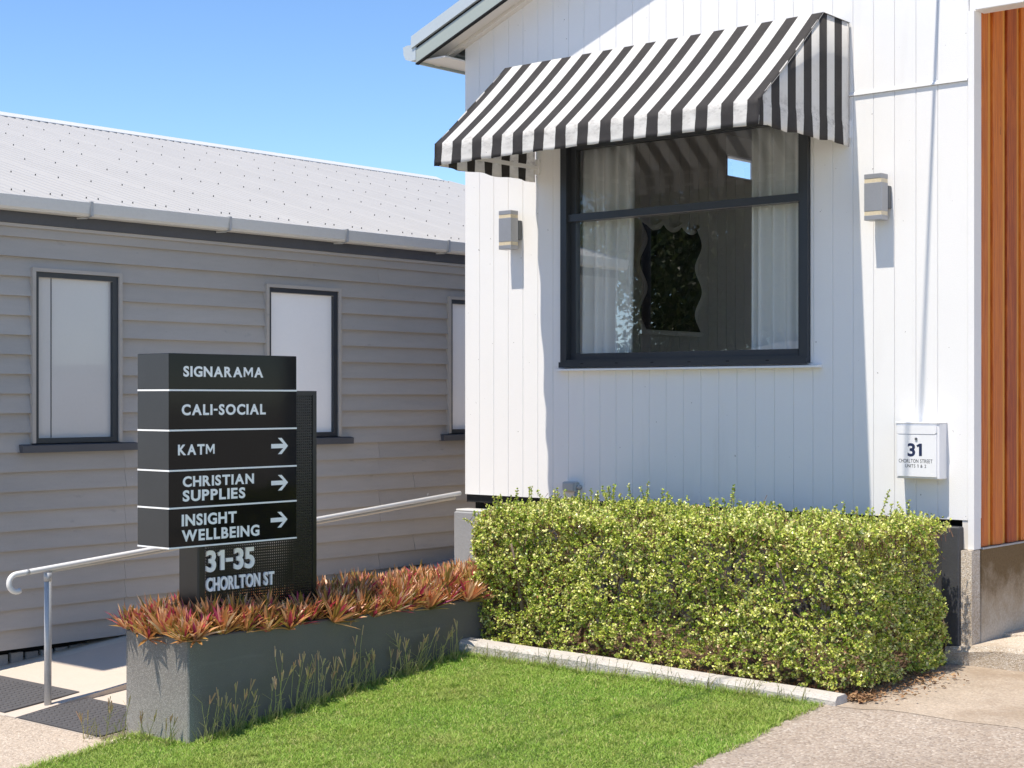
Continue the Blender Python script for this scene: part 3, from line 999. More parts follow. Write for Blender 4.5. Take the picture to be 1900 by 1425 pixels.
# ------------------------------------------------------------------ planter
PL = thing('planter_box', (-7.28, 7.0, -.25), 'long charcoal rendered planter box holding the sign and pink plants', 'planter')
p0, p1, q0, q1, pt = -7.56, -7.0, 5.45, 8.95, .306
part('shell', MB().bbox(p0, p1, q0, q1, -.55, pt, .008), m_planter, PL)
part('soil', B(p0 + .05, p1 - .05, q0 + .05, q1 - .05, pt + .001, pt + .012), m_soil, PL)

# oyster plants
def rosette(seed):
    r_ = np.random.default_rng(seed)
    V, Fc, A = [], [], []
    nl = 42
    for i in range(nl):
        t = i / nl
        az = i * 2.39996 + r_.uniform(-.3, .3)
        el = R(86 - 68 * t ** .9) + r_.uniform(-.14, .14)
        L = r_.uniform(.095, .145) * (1 - .12 * abs(t - .5))
        W = L * r_.uniform(.058, .088)
        d = np.array([math.cos(az) * math.cos(el), math.sin(az) * math.cos(el), math.sin(el)])
        s = np.array([-math.sin(az), math.cos(az), 0])
        n_ = np.cross(s, d)
        if n_[2] < 0: n_ = -n_
        base = np.array([math.cos(az), math.sin(az), 0]) * .01 + np.array([0, 0, .012 * (1 - t)])
        o = len(V)
        curve = r_.uniform(-.01, .028)
        for f, w in ((0, .55), (.35, 1.0), (.7, .78), (1, 0)):
            c = base + d * L * f - n_ * curve * f * f
            if w == 0:
                V.append(c)
            else:
                V += [c - s * W * w + n_ * W * .55 * w, c, c + s * W * w + n_ * W * .55 * w]
        Fc += [(o, o + 1, o + 4, o + 3), (o + 1, o + 2, o + 5, o + 4), (o + 3, o + 4, o + 7, o + 6), (o + 4, o + 5, o + 8, o + 7), (o + 6, o + 7, o + 9, o + 9), (o + 7, o + 8, o + 9, o + 9)]
        x = r_.random()
        val = r_.uniform(.02, .3) if x < .28 else r_.uniform(.3, .75) if x < .72 else r_.uniform(.72, .84) if x < .87 else r_.uniform(.86, 1)
        A += [val + r_.uniform(-.04, .04)] * 6
    Fc = [f if f[2] != f[3] else f[:3] for f in Fc]
    me = bpy.data.meshes.new('rosette')
    me.from_pydata([tuple(v) for v in V], [], Fc)
    at = me.attributes.new('rnd', 'FLOAT', 'FACE')
    at.data.foreach_set('value', np.clip(np.array(A, dtype=np.float32), 0, 1))
    me.materials.append(m_oyster)
    return me
ros = [rosette(50 + i) for i in range(8)]
cnt = 0
v = q0 - .01
row = 0
while v < 8.6:
    ncol = 7
    for c_ in range(ncol):
        u = p0 + .005 + (p1 - p0 - .01) * (c_ + (.5 if row % 2 else .0)) / (ncol - .5) + random.uniform(-.02, .02)
        vv = v + random.uniform(-.022, .022)
        if PU0 - .03 < u < PU1 + .035 and PV0 - .03 < vv < PV1 + .03:
            continue
        if v > 7.6 and c_ < 1: continue
        o = bpy.data.objects.new('oyster_plant', random.choice(ros))
        COL.objects.link(o)
        edge = max(0, (abs(u - (p0 + p1) / 2) - .17) / .11)
        ef = max(0, (q0 + .10 - vv) / .10)
        o.location = (u, vv, pt - .006 - .012 * max(edge, ef) + random.uniform(-.01, .02) + (.028 if max(edge, ef) < .3 else 0))
        o.rotation_euler = (R(18) * ef + random.uniform(-.15, .15), R(16) * edge * (1 if u > -7.28 else -1) + random.uniform(-.15, .15), random.uniform(0, 6.28))
        s_ = random.uniform(1.0, 1.38)
        o.scale = (s_, s_, s_)
        lab = ('pink and olive oyster plant at the street end of the planter' if vv < PV0 - .02 else
               'pink and olive oyster plant between sign post and lawn side of the planter' if vv < PV1 and u > PU1 else
               'pink and olive oyster plant behind the sign post on the ramp side' if vv < PV1 else
               'pink and olive oyster plant between the sign post and the hedge')
        tag(o, lab, 'plant', 'oyster plants packed along the planter')
        cnt += 1
    v += .082
    row += 1

# ------------------------------------------------------------------ grey building
GU = -9.80
GB = thing('grey_house', (GU, 8.0, -.1), 'grey weatherboard building with white corrugated roof and narrow windows', 'building')
GV0, GV1 = 5.56, 16.5
part('core', B(-21.4, GU - .003, GV0 + .01, GV1, -.10, 2.90).box(-21.3, GU - .15, GV0 + .05, GV1 - .05, -.5, -.101).prism([(-21.4, 2.901), (GU - .003, 2.901), (-15.65, 4.60)], 'y', GV0 + .01, GV0 + .1), m_board, GB)
gwins = [(6.262, 7.000, m_dim_pane), (8.352, 9.150, m_blind), (10.446, 11.20, m_blind)]
bm_cache = {}
def gboard(v0, v1, z0, h=.145):
    vs_ = []
    prof = [(.010, 0), (.041 + random.uniform(-.003, .002), 0), (.009, h), (0, h)]
    mb = MB().prism([(GU + x, z0 + z) for x, z in prof], 'y', v0, v1)
    part('weatherboard', mb, m_board, gwall, org=(GU, (v0 + v1) / 2, z0))
gwall = part('wall', B(GU - .02, GU - .0015, GV0 + .01, GV1, -.11, 2.88), m_board, GB)
for k in range(23):
    z0 = -.11 + .1337 * k
    zc = z0 + .067
    cuts = []
    if 1.24 < zc < 2.49:
        cuts = [(a, b) for a, b, _ in gwins]
    joints = [7.042] if zc < 1.2 else []
    joints += [random.choice((9.61, 10.03, 9.61))] if zc < 1.2 else ([9.6] if (k % 5 == 0 and zc > 2.5) else [])
    segs = []
    x = GV0
    for a, b in cuts:
        segs.append((x, a + .012)); x = b - .012
    segs.append((x, GV1))
    out = []
    for s0, s1 in segs:
        xs = [s0] + [j + random.uniform(-.004, .004) for j in joints if s0 < j < s1] + [s1]
        for a, b in zip(xs[:-1], xs[1:]):
            out.append((a, b))
    for a, b in out:
        gboard(a + .001, b - .001, z0, .145 if k < 22 else .05)
for i, (a, b, pm) in enumerate(gwins):
    tr = MB()
    z0, z1 = 1.286, 2.495
    tr.box(GU, GU + .055, a, a + .028, z0, z1).box(GU, GU + .055, b - .028, b, z0, z1).box(GU, GU + .055, a + .028, b - .028, z1 - .026, z1)
    w_ = part('window', tr, m_board, GB)
    f_ = MB()
    a2, b2 = a + .029, b - .029
    f_.box(GU - .02, GU + .040, a2, a2 + .028, z0, z1 - .027).box(GU - .02, GU + .040, b2 - .045, b2, z0, z1 - .027)
    f_.box(GU - .02, GU + .040, a2 + .028, b2 - .045, z0, z0 + .035).box(GU - .02, GU + .040, a2 + .028, b2 - .045, z1 - .062, z1 - .027)
    part('frame', f_, m_dark, w_)
    part('pane', B(GU - .001, GU + .012, a2 + .028, b2 - .045, z0 + .035, z1 - .062), pm, w_)
    if i == 0:
        part('meeting_stile', B(GU + .0125, GU + .015, a2 + .140, a2 + .146, z0 + .036, z1 - .063), m_dark, w_)  # dark vertical line on the first pane, its meeting stile
    part('sill', MB().prism([(GU + .002, 1.222), (GU + .075, 1.222), (GU + .075, 1.272), (GU + .002, 1.285)], 'y', a - .09, b + .12), m_slate, w_)
# eave
part('fascia', B(GU - .02, GU + .055, GV0, GV1, 2.79, 2.96), m_slate, GB)
part('eave_trim', B(GU + .001, GU + .045, GV0, GV1, 2.765, 2.788), m_board, GB)
gp_ = [(.056, 2.955), (.056, 2.872), (.10, 2.862), (.15, 2.868), (.168, 2.885), (.174, 2.925), (.178, 2.963), (.166, 2.966), (.160, 2.93), (.155, 2.892), (.14, 2.878), (.10, 2.874), (.066, 2.882), (.066, 2.955)]
part('gutter', MB().prism([(GU + x, z) for x, z in gp_], 'y', GV0, GV1), m_gutter, GB)
for bv in (6.643, 7.878, 9.088, 10.3):
    part('gutter_bracket', MB().box(GU + .06, GU + .1795, bv, bv + .022, 2.967, 2.971).box(GU + .1785, GU + .183, bv, bv + .022, 2.87, 2.971).tube([(GU + .18, bv + .01, 2.872), (GU + .12, bv + .01, 2.858), (GU + .06, bv - .03, 2.858)], .006, 6), m_gal, GB)
# corrugated roof: sheets of ten corrugations
RU0, RZ0, TP = GU + .125, 2.957, .284
RW = -15.65 - RU0
cs = MB()
nseg = 60
L = .80
for i in range(nseg + 1):
    y = L * i / nseg
    dz = .016 * math.cos(2 * math.pi * y / .10)
    cs.v += [(0, y, dz), (RW, y, -RW * TP + dz)]
for i in range(nseg):
    cs.f.append((2 * i, 2 * i + 2, 2 * i + 3, 2 * i + 1))
csm = bpy.data.meshes.new('roof_sheet')
csm.from_pydata(cs.v, [], cs.f)
csm.materials.append(m_roof)
csm.shade_smooth()
groof = part('roof', MB().add([(RU0 - .05, GV0, RZ0 - .03), (RU0 - .05, GV1, RZ0 - .03), (-15.65, GV1, RZ0 - RW * TP - .045), (-15.65, GV0, RZ0 - RW * TP - .045),
                              (-21.7, GV0, RZ0), (-21.7, GV1, RZ0)], [(0, 1, 2, 3), (3, 2, 5, 4)]), m_roof, GB)
k = 0
while GV0 + k * L < GV1:
    inst('roof_sheet', csm, (RU0, GV0 + k * L, RZ0), groof)
    k += 1
# ridge capping
part('ridge_capping', MB().prism([(-15.65 + .16, RZ0 - RW * TP - .16 * TP + .013), (-15.65 + .16, RZ0 - RW * TP - .16 * TP + .022), (-15.65, RZ0 - RW * TP + .045), (-15.65 - .16, RZ0 - RW * TP - .16 * TP + .022), (-15.65 - .16, RZ0 - RW * TP - .16 * TP + .013), (-15.65, RZ0 - RW * TP + .03)], 'y', GV0, GV1), m_gutter, groof)
sc_ = MB()
def screw(w, y):
    yy = round(y / .10) * .10
    x, z = RU0 - w, RZ0 + w * TP + .016
    r_ = .0045
    sc_.prism([(x + r_ * math.cos(a_), GV0 + yy + r_ * math.sin(a_)) for a_ in [0, 1.047, 2.094, 3.14, 4.19, 5.236]], 'z', z - .004, z + .011)
for w in (.16, 1.12, 2.05, 3.0, 3.95, 4.85):
    y = .1
    step = .1524 if w < .4 else .2286
    k = 0
    while y < GV1 - GV0:
        screw(w + random.uniform(-.015, .015), y)
        y += step if w < .4 else (.2286 if k % 3 else .3048)
        k += 1
y = .1
while y < GV1 - GV0:
    screw(5.70, y); y += .1524
sco = part('roof_screws', sc_, m_screw, groof, kind='stuff')
# subfloor boards below the cladding
part('subfloor_dark_backing', B(GU - .14, GU - .10, GV0, GV1, -.45, -.1), m_black, GB)  # black sheet, underfloor darkness put in as colour
for k in range(70):
    v0 = GV0 + k * .118
    zz = (rz(v0) if v0 > 5.28 else g(v0))
    part('subfloor_board', B(GU - .055 + random.uniform(-.006, .006), GU - .03, v0, v0 + .092, zz - .06, -.150 + random.uniform(-.004, .004)), m_block, GB, org=(GU - .04, v0, -.2))
# invented board out of view to the left, added to cast the ramp shadow
m_caster = M('caster_black', (.012, .012, .013, 1), .6)
HD = thing('shade_board', (-10.4, 4.1, -.42), 'added tall dark board on a pole, out of view, shading the ramp', 'shadow caster')
part('board', MB().bbox(-10.6, -9.23, 4.09, 4.15, 4.72, 6.5, .006), m_caster, HD)
part('pole', MB().tube([(-10.4, 4.2, -.5), (-10.4, 4.2, 6.3)], .05, 12), m_caster, HD, True)

# ------------------------------------------------------------------ handrail
HR = thing('handrail', (-8.46, 5.54, -.26), 'white pipe handrail with hooked end and galvanised post beside the ramp', 'handrail')
dirv = Vector((0, 9.20 - 5.54, .866 - .576)).normalized()
ps = Vector((-8.46, 5.54, .576))
pts = []
st0 = ps - dirv * .215
pts.append(ps + dirv * 3.66)
pts.append(st0)
rb = .052
upv = Vector((0, -dirv.z, dirv.y))
cen = st0 - upv * rb
for k in range(1, 13):
    a_ = math.pi * 1.12 * k / 12
    pts.append(cen + upv * rb * math.cos(a_) - dirv * rb * math.sin(a_))
part('rail', MB().tube(pts, .0165, 14), m_rail, HR, True)
part('rail_bracket', MB().tube([(-8.46, 5.54, .50), (-8.46, 5.54, .552)], .024, 14), m_gal, HR, True)
part('post', MB().tube([(-8.46, 5.54, -.30), (-8.46, 5.54, .53)], .0215, 18), m_gal, HR, True)
part('rail_sleeve', MB().tube([st0 + dirv * .06, st0 + dirv * .085], .0172, 14), m_gal, HR, True)
part('rail_underside', MB().tube([ps - upv * .019 + dirv * .02, ps - upv * .030 + dirv * 3.6], .010, 8), M('cream_rail_strip', (.55, .48, .38, 1), .6), HR, True)  # beige strip along the underside of the rail

# tactile mats
def mat_thing(u0, u1, v0, v1, zf, label):
    t = thing('tactile_mat', ((u0 + u1) / 2, (v0 + v1) / 2, zf((v0 + v1) / 2)), label, 'mat', 'tactile mats')
    mb = MB().add([(u0, v0, zf(v0)), (u1, v0, zf(v0)), (u1, v1, zf(v1)), (u0, v1, zf(v1)), (u0, v0, zf(v0) + .007), (u1, v0, zf(v0) + .007), (u1, v1, zf(v1) + .007), (u0, v1, zf(v1) + .007)],
                  [(0, 3, 2, 1), (4, 5, 6, 7), (0, 1, 5, 4), (1, 2, 6, 5), (2, 3, 7, 6), (3, 0, 4, 7)])
    part('base_sheet', mb, m_tact, t)
    s_ = MB()
    nu_, nv_ = int((u1 - u0) / .052), int((v1 - v0) / .052)
    for i in range(nu_):
        for j in range(nv_):
            cu, cv = u0 + .026 + i * .052, v0 + .03 + j * .052
            z = zf(cv) + .0072
            r1, r2 = .018, .012
            o = len(s_.v)
            for r_, dz in ((r1, 0), (r2, .006)):
                for k_ in range(6):
                    s_.v.append((cu + r_ * math.cos(k_ * 1.0472), cv + r_ * math.sin(k_ * 1.0472), z + dz))
            for k_ in range(6):
                s_.f.append((o + k_, o + (k_ + 1) % 6, o + 6 + (k_ + 1) % 6, o + 6 + k_))
            s_.f.append(tuple(o + 6 + k_ for k_ in range(6)))
    part('studs', s_, m_tact, t, kind='stuff')
mat_thing(-9.55, -8.575, 5.32, 5.84, lambda v: rz(v) + .003, 'dark studded tactile mat on the ramp behind the handrail post')
mat_thing(-8.392, -7.57, 5.29, 5.79, lambda v: pz(v) + .003, 'dark studded tactile mat on the path against the planter end')

# ------------------------------------------------------------------ wall lamps
def lamp(u0, u1, label):
    z0, z1 = 2.703, 2.99
    f, bk_ = 9.07, 9.155
    t = thing('wall_lamp', ((u0 + u1) / 2, 9.2, (z0 + z1) / 2), label, 'wall lamp', 'wall lamps beside the window')
    part('body', MB().bbox(u0, u1, f, bk_, z0 + .055, z1 - .055, .002), m_lamp, t)
    part('top_cap', MB().bbox(u0, u1, f, bk_, z1 - .030, z1, .002), m_lamp, t)
    part('bottom_cap', MB().bbox(u0, u1, f, bk_, z0, z0 + .030, .002), m_lamp, t)
    part('light_strip', B(u0 + .002, u1 - .002, f + .002, bk_ - .002, z1 - .055, z1 - .030), m_lampstrip, t)
    part('light_strip', B(u0 + .002, u1 - .002, f + .002, bk_ - .002, z0 + .030, z0 + .055), m_lampstrip, t)
    part('backplate', MB().bbox(u0 + .02, u1 + .002, bk_ + .001, 9.199, z0 + .075, z1 - .07, .003), m_lampback, t)
lamp(-7.961, -7.841, 'grey box wall lamp left of the window under the awning end')
lamp(-4.934, -4.814, 'grey box wall lamp right of the window above the mailbox')

# ------------------------------------------------------------------ mailbox
MX = thing('mailbox', (-4.585, 9.2, 1.105), 'white metal mailbox with navy number 31 on the wall', 'mailbox')
mu0, mu1, mz0, mz1 = -4.728, -4.442, 1.106, 1.444
part('body', MB().bbox(mu0, mu1, 9.095, 9.198, mz0, mz1, .004), m_mail, MX)
dr = part('door', MB().bbox(mu0 + .010, mu1 - .014, 9.086, 9.0945, mz0 + .012, mz1 - .068, .002), m_mail, MX)
part('flap', MB().prism([(mu0 + .010, mz1 - .012), (mu1 - .014, mz1 - .012), (mu1 - .014, mz1 - .055), (mu1 - .026, mz1 - .065), (mu0 + .022, mz1 - .065), (mu0 + .010, mz1 - .055)], 'y', 9.084, 9.0945), m_mail, MX)
part('lid', MB().bbox(mu0 - .003, mu1 + .003, 9.088, 9.198, mz1 - .001, mz1 + .008, .002), m_mail, MX)
part('lock', MB().tube([(-4.588, 9.0875, 1.349), (-4.588, 9.080, 1.349)], .0085, 14), M('steel_lock', (.25, .25, .26, 1), .3, metal=.8), dr)
pm_ = lambda a, z, d: (a, 9.086 - d, z)
lettering('31', pm_, -4.646, -4.551, 1.241, 1.323, m_navy, dr, .03, .0008, -.02)
lettering('CHORLTON STREET', pm_, -4.705, -4.482, 1.203, 1.226, m_ink, dr, .004, .0006, .05)
lettering('UNITS 1 & 2', pm_, -4.662, -4.523, 1.174, 1.194, m_ink, dr, .004, .0006, .05)

# ------------------------------------------------------------------ junction box with conduit
JB = thing('junction_box', (-7.34, 9.2, .92), 'small grey electrical junction box low on the white wall', 'junction box')
part('box', MB().bbox(-7.412, -7.29, 9.14, 9.199, .918, .992, .008), m_plastic, JB)
part('lid', MB().bbox(-7.402, -7.30, 9.132, 9.1395, .928, .984, .004), m_plastic, JB)
part('gland', MB().tube([(-7.289, 9.17, .955), (-7.262, 9.17, .955)], .016, 12), m_plastic, JB, True)
part('conduit', MB().tube([(-7.305, 9.17, .917), (-7.305, 9.17, .05)], .013, 12), m_plastic, JB, True)

# ------------------------------------------------------------------ overhead service cable (its shadow falls down the wall) and its pole
CA = Vector((-4.477, 9.2, 4.56))
ce = [CA + Vector((-.204 * q, -q, .60 * q)) for q in (0, 2, 5, 9, 12, 15)]
cab = part('service_cable', MB().tube(ce, (.0115), 10), m_ink, None, True, org=tuple(CA))
tag(cab, 'black overhead service cable running from the gable to the street pole', 'cable')
PO = thing('power_pole', (ce[-1].x, ce[-1].y, -.52), 'tall timber power pole at the street edge', 'pole')
part('shaft', MB().tube([(ce[-1].x, ce[-1].y - .12, -.6), (ce[-1].x, ce[-1].y - .12, 14.2)], [.15, .11], 14), m_bark, PO, True)
part('crossarm', B(ce[-1].x - 1.1, ce[-1].x + 1.1, ce[-1].y - .05, ce[-1].y + .05, 13.3, 13.45), m_bark, PO)

# ------------------------------------------------------------------ hedge
def leaf_quads(C, D, Nn, L, W):
    """diamond leaves: base C, direction D, normal Nn, length L, half width W -> verts, quads"""
    S = np.cross(D, Nn); S /= np.linalg.norm(S, axis=1, keepdims=True) + 1e-9
    m = C + D * (L * .58)[:, None]
    V = np.stack([C, m - S * W[:, None] + Nn * (W * .25)[:, None], C + D * L[:, None], m + S * W[:, None] + Nn * (W * .25)[:, None]], 1).reshape(-1, 3)
    n_ = len(C)
    return V, np.arange(n_ * 4).reshape(n_, 4)
def unit(a):
    return a / (np.linalg.norm(a, axis=1, keepdims=True) + 1e-9)

HE = thing('hedge', (-5.6, 8.3, 0), 'dense lime green small leaved hedge below the front window', 'hedge')
hu0, hu1, hv0_, hv1_, hz_ = -7.13, -4.37, 7.80, 8.98, .865
def lump(a, b):
    return .5 * np.sin(a * 5.1 + 1.3 * np.sin(b * 4.3)) + .3 * np.sin(a * 11.7 + b * 8.3) + .25 * np.sin(b * 15.1 - a * 6.0)
def hedge_points(n_):
    """points on the clipped hedge surface and outward normals"""
    Af, At, As = (hu1 - hu0) * hz_, (hu1 - hu0) * (hv1_ - hv0_) * .55, (hv1_ - hv0_) * hz_
    pr = np.array([Af * 1.25, At, As * 1.2, As]); pr /= pr.sum()
    w = rng.choice(4, n_, p=pr)
    a, b = rng.random(n_), rng.random(n_)
    u = hu0 + (hu1 + .11 - hu0) * a
    z = .03 + hz_ * b
    P = np.zeros((n_, 3)); Nn = np.zeros((n_, 3))
    f = w == 0
    lean = lambda u_: 0.0
    P[f] = np.stack([u[f], hv0_ + .055 * lump(u[f] * .9, z[f] * 1.6) - .05 * (1 - b[f]) + .02, z[f]], 1); Nn[f] = (0, -1, .15)
    t = w == 1
    vt = hv0_ + (hv1_ - hv0_) * b[t]
    P[t] = np.stack([u[t], vt, .02 + hz_ + .042 * lump(u[t] * 1.1, vt)], 1); Nn[t] = (0, 0, 1)
    for k_, uu, sg in ((2, hu1, 1), (3, hu0, -1)):
        s = w == k_
        vs_ = hv0_ - .04 + (hv1_ - hv0_ + .04) * a[s]
        P[s] = np.stack([uu + sg * .035 * lump(vs_, z[s] * 2) + (.10 * (.5 - b[s]) * (sg > 0) + .10 * (sg > 0) * np.clip((8.6 - vs_) / .8, 0, 1)), vs_, z[s]], 1); Nn[s] = (sg, 0, .15)
    # round the long edges
    top = np.clip((P[:, 2] - (hz_ - .06)) / .1, 0, 1); fr_ = np.clip((hv0_ + .1 - P[:, 1]) / .12, 0, 1)
    P[:, 1] += .05 * top * fr_
    P[:, 2] -= .035 * top * fr_
    def round_corner(ia, ib, ca, cb, rad, sa, sb):
        da, db = (P[:, ia] - ca) * sa, (P[:, ib] - cb) * sb
        m_ = (da > 0) & (db > 0)
        d_ = np.sqrt(da ** 2 + db ** 2) + 1e-6
        k_ = np.where(m_ & (d_ > rad), rad / d_, 1.0)
        P[:, ia] = np.where(m_, ca + sa * da * k_, P[:, ia]); P[:, ib] = np.where(m_, cb + sb * db * k_, P[:, ib])
        w_ = np.where(m_, .7, 0.0)
        Nn[:, ia] += w_ * sa * da / d_; Nn[:, ib] += w_ * sb * db / d_
    round_corner(0, 1, hu1 - .22, hv0_ + .30, .33, 1, -1)
    round_corner(0, 1, hu0 + .16, hv0_ + .16, .17, -1, -1)
    round_corner(1, 2, hv0_ + .12, hz_ - .07, .12, -1, 1)
    round_corner(0, 2, hu1 - .06, hz_ - .14, .17, 1, 1)
    return P, unit(Nn)
nc = 18500
P, Nn = hedge_points(nc)
depth = np.abs(rng.normal(0, .05, nc)) - .012
# gaps where the inside shows
hole = (np.sin(P[:, 0] * 9.3 + 2 * np.sin(P[:, 2] * 7)) + np.sin(P[:, 2] * 13 + P[:, 0] * 5 + P[:, 1] * 4)) / 2
depth += np.clip((hole - .35) / .4, 0, 1) * .17 * rng.random(nc)
lowfront = ((P[:, 2] < .18) & (rng.random(nc) < .45)) | ((hole > .55) & (rng.random(nc) < .35))
P = P - Nn * depth[:, None]
P[:, 2] = np.maximum(P[:, 2], .03)
keep = ~lowfront
P, Nn = P[keep], Nn[keep]
# upright shoots standing above the clipped top
ns = 170
su = rng.uniform(hu0 + .03, hu1 + .05, ns); sv = rng.uniform(hv0_ + .05, hv1_ - .1, ns)
shoot_h = rng.choice([.03, .05, .07, .10, .15], ns, p=[.33, .3, .2, .11, .06])
SP, SD, ST = [], [], []
for i in range(ns):
    tilt = np.array([rng.normal(0, .18), rng.normal(0, .18) - .05, 1.0]); tilt /= np.linalg.norm(tilt)
    nseg_ = int(shoot_h[i] / .011) + 2
    for j in range(nseg_):
        SP.append(np.array([su[i], sv[i], hz_ + .015]) + tilt * j * .012); SD.append(tilt); ST.append(j / nseg_)
# trailing sprigs at the right end and foot
for i in range(60):
    st = np.array([rng.uniform(hu1 - .05, hu1 + .05), rng.uniform(7.85, 8.8), rng.uniform(.05, .85)])
    d = np.array([rng.uniform(.4, 1), rng.uniform(-.5, .2), rng.uniform(-.2, .35)]); d /= np.linalg.norm(d)
    for j in range(int(rng.integers(5, 15))):
        SP.append(st + d * j * .012 + np.array([0, 0, -.0006 * j * j * rng.random()])); SD.append(d); ST.append(.5)
for i in range(150):
    st = np.array([rng.uniform(hu0, hu1 + .05), hv0_ + rng.uniform(-.02, .05), rng.uniform(.15, .86)])
    d = np.array([rng.uniform(-.7, .7), rng.uniform(-1, -.3), rng.uniform(-.3, .8)]); d /= np.linalg.norm(d)
    for j in range(int(rng.integers(3, 9))):
        SP.append(st + d * j * .012); SD.append(d); ST.append(.5)
for i in range(90):
    st = np.array([rng.uniform(hu0, hu1), rng.uniform(7.74, 7.84), rng.uniform(.03, .16)])
    d = np.array([rng.uniform(-.6, .6), rng.uniform(-1, -.3), rng.uniform(-.2, .2)]); d /= np.linalg.norm(d)
    for j in range(int(rng.integers(3, 9))):
        SP.append(st + d * j * .012); SD.append(d); ST.append(.5)
SP, SD = np.array(SP), np.array(SD)
SP[:, 2] = np.maximum(SP[:, 2], .02)
# leaf clusters: opposite leaf pairs round each twig tip
nl = 7
C = np.repeat(P, nl, 0); ax = unit(np.repeat(Nn, nl, 0) * .9 + rng.normal(0, .55, (len(P), 3)).repeat(nl, 0) + np.array([0, 0, .35]))
tpos = np.tile(np.linspace(-.03, .008, nl), len(P)) + rng.normal(0, .004, len(C))
C = C + ax * tpos[:, None]
D = unit(ax * .45 + rng.normal(0, 1, C.shape))
sun = -np.array(SUN)
Nl = unit(np.cross(D, rng.normal(0, 1, C.shape)) + .5 * ax + .25 * sun)
Nl = unit(Nl - D * (Nl * D).sum(1, keepdims=True))
L_ = rng.uniform(.012, .023, len(C)); W_ = L_ * rng.uniform(.34, .46, len(C))
V1, F1_ = leaf_quads(C, D, Nl, L_, W_)
tone = np.repeat(np.clip(rng.normal(.50, .24, len(P)), 0, .86), nl) + rng.normal(0, .1, len(C))
red = rng.random(len(C)) < .045
tone = np.where(red, rng.uniform(.9, 1, len(C)), np.clip(tone, 0, .87))
C2 = np.repeat(SP, 4, 0); ax2 = np.repeat(SD, 4, 0)
D2 = unit(ax2 * .5 + rng.normal(0, 1, C2.shape)); N2 = unit(np.cross(D2, rng.normal(0, 1, C2.shape)) + ax2 * .5); N2 = unit(N2 - D2 * (N2 * D2).sum(1, keepdims=True))
L2 = rng.uniform(.011, .019, len(C2)); V2, F2 = leaf_quads(C2, D2, N2, L2, L2 * .4)
tone2 = np.clip(rng.normal(.45, .22, len(C2)), 0, .97)
og = np.array(wloc(HE))
Vh = np.concatenate([V1, V2]) - og; Fh = np.concatenate([F1_, F2 + len(V1)])
me = fastmesh('foliage', Vh, Fh, m_hleaf, {'rnd': np.concatenate([tone, tone2])})
part('foliage', me, None, HE, kind='stuff')
# twigs: a thin folded strip behind each cluster
def strips(A_, B_, w):
    d = unit(B_ - A_); s = unit(np.cross(d, rng.normal(0, 1, d.shape))); s2 = np.cross(d, s)
    V = np.stack([A_ - s * w, A_ + s * w, A_ + s2 * w * 1.6, B_], 1).reshape(-1, 3)
    i = np.arange(len(A_)) * 4
    F = np.concatenate([np.stack([i, i + 1, i + 3], 1), np.stack([i + 1, i + 2, i + 3], 1), np.stack([i + 2, i, i + 3], 1)])
    return V, F
axc = ax[::nl]
Vt, Ft = strips(P - axc * .07 + rng.normal(0, .015, P.shape), P + axc * .008, .0022)
SB = SP - SD * .014
Vt2, Ft2 = strips(SB, SP + SD * .004, .0022)
ft = np.concatenate([Ft, Ft2 + len(Vt)])
me = fastmesh('twigs', np.concatenate([Vt, Vt2]) - og, ft, m_twig, {'rnd': rng.random(len(ft))})
part('twigs', me, None, HE, kind='stuff')
for i in range(22):
    u = -6.98 + i * .11 + random.uniform(-.04, .04)
    v = random.uniform(7.95, 8.6)
    if i < 3: v = 7.93 + .05 * i; u = -6.93 + .09 * i
    p = Vector((u, v, -.02)); pts = [p]; lean_ = Vector((random.uniform(-.35, .35), random.uniform(-.35, .2), 1))
    for j in range(5):
        p = p + (lean_ + Vector((random.uniform(-.35, .35), random.uniform(-.3, .3), 0))).normalized() * .15
        pts.append(p)
    r0 = random.uniform(.014, .026)
    part('stem', MB().tube(pts, [r0, r0 * .85, r0 * .7, r0 * .55, r0 * .4, r0 * .25], 7), m_stem, HE, True, org=tuple(pts[0]))

# dry leaf litter along the hedge foot
nd = 5200
C = np.stack([rng.uniform(-7.0, -4.22, nd), 7.72 + np.abs(rng.normal(0, .13, nd)), np.zeros(nd)], 1)
ex = rng.random(nd) < .10
C[ex, 0] = -4.36 + np.abs(rng.normal(0, .13, ex.sum())); C[ex, 1] = rng.uniform(7.75, 8.7, ex.sum())
C[:, 2] = np.array([g(v) for v in C[:, 1]]) + .014 + np.abs(rng.normal(0, .006, nd))
D = unit(rng.normal(0, 1, (nd, 3)) * np.array([1, 1, .25])); Nl = unit(np.array([0, 0, 1.0]) + rng.normal(0, .35, (nd, 3))); Nl = unit(Nl - D * (Nl * D).sum(1, keepdims=True))
L_ = rng.uniform(.012, .035, nd)
V1, F1_ = leaf_quads(C, D, Nl, L_, L_ * .3)
me = fastmesh('leaf_litter', V1, F1_, m_dry, {'rnd': rng.random(nd)})
lo = part('leaf_litter', me, None, None)
tag(lo, 'brown dry leaf litter along the foot of the hedge', 'leaf litter', kind='stuff')

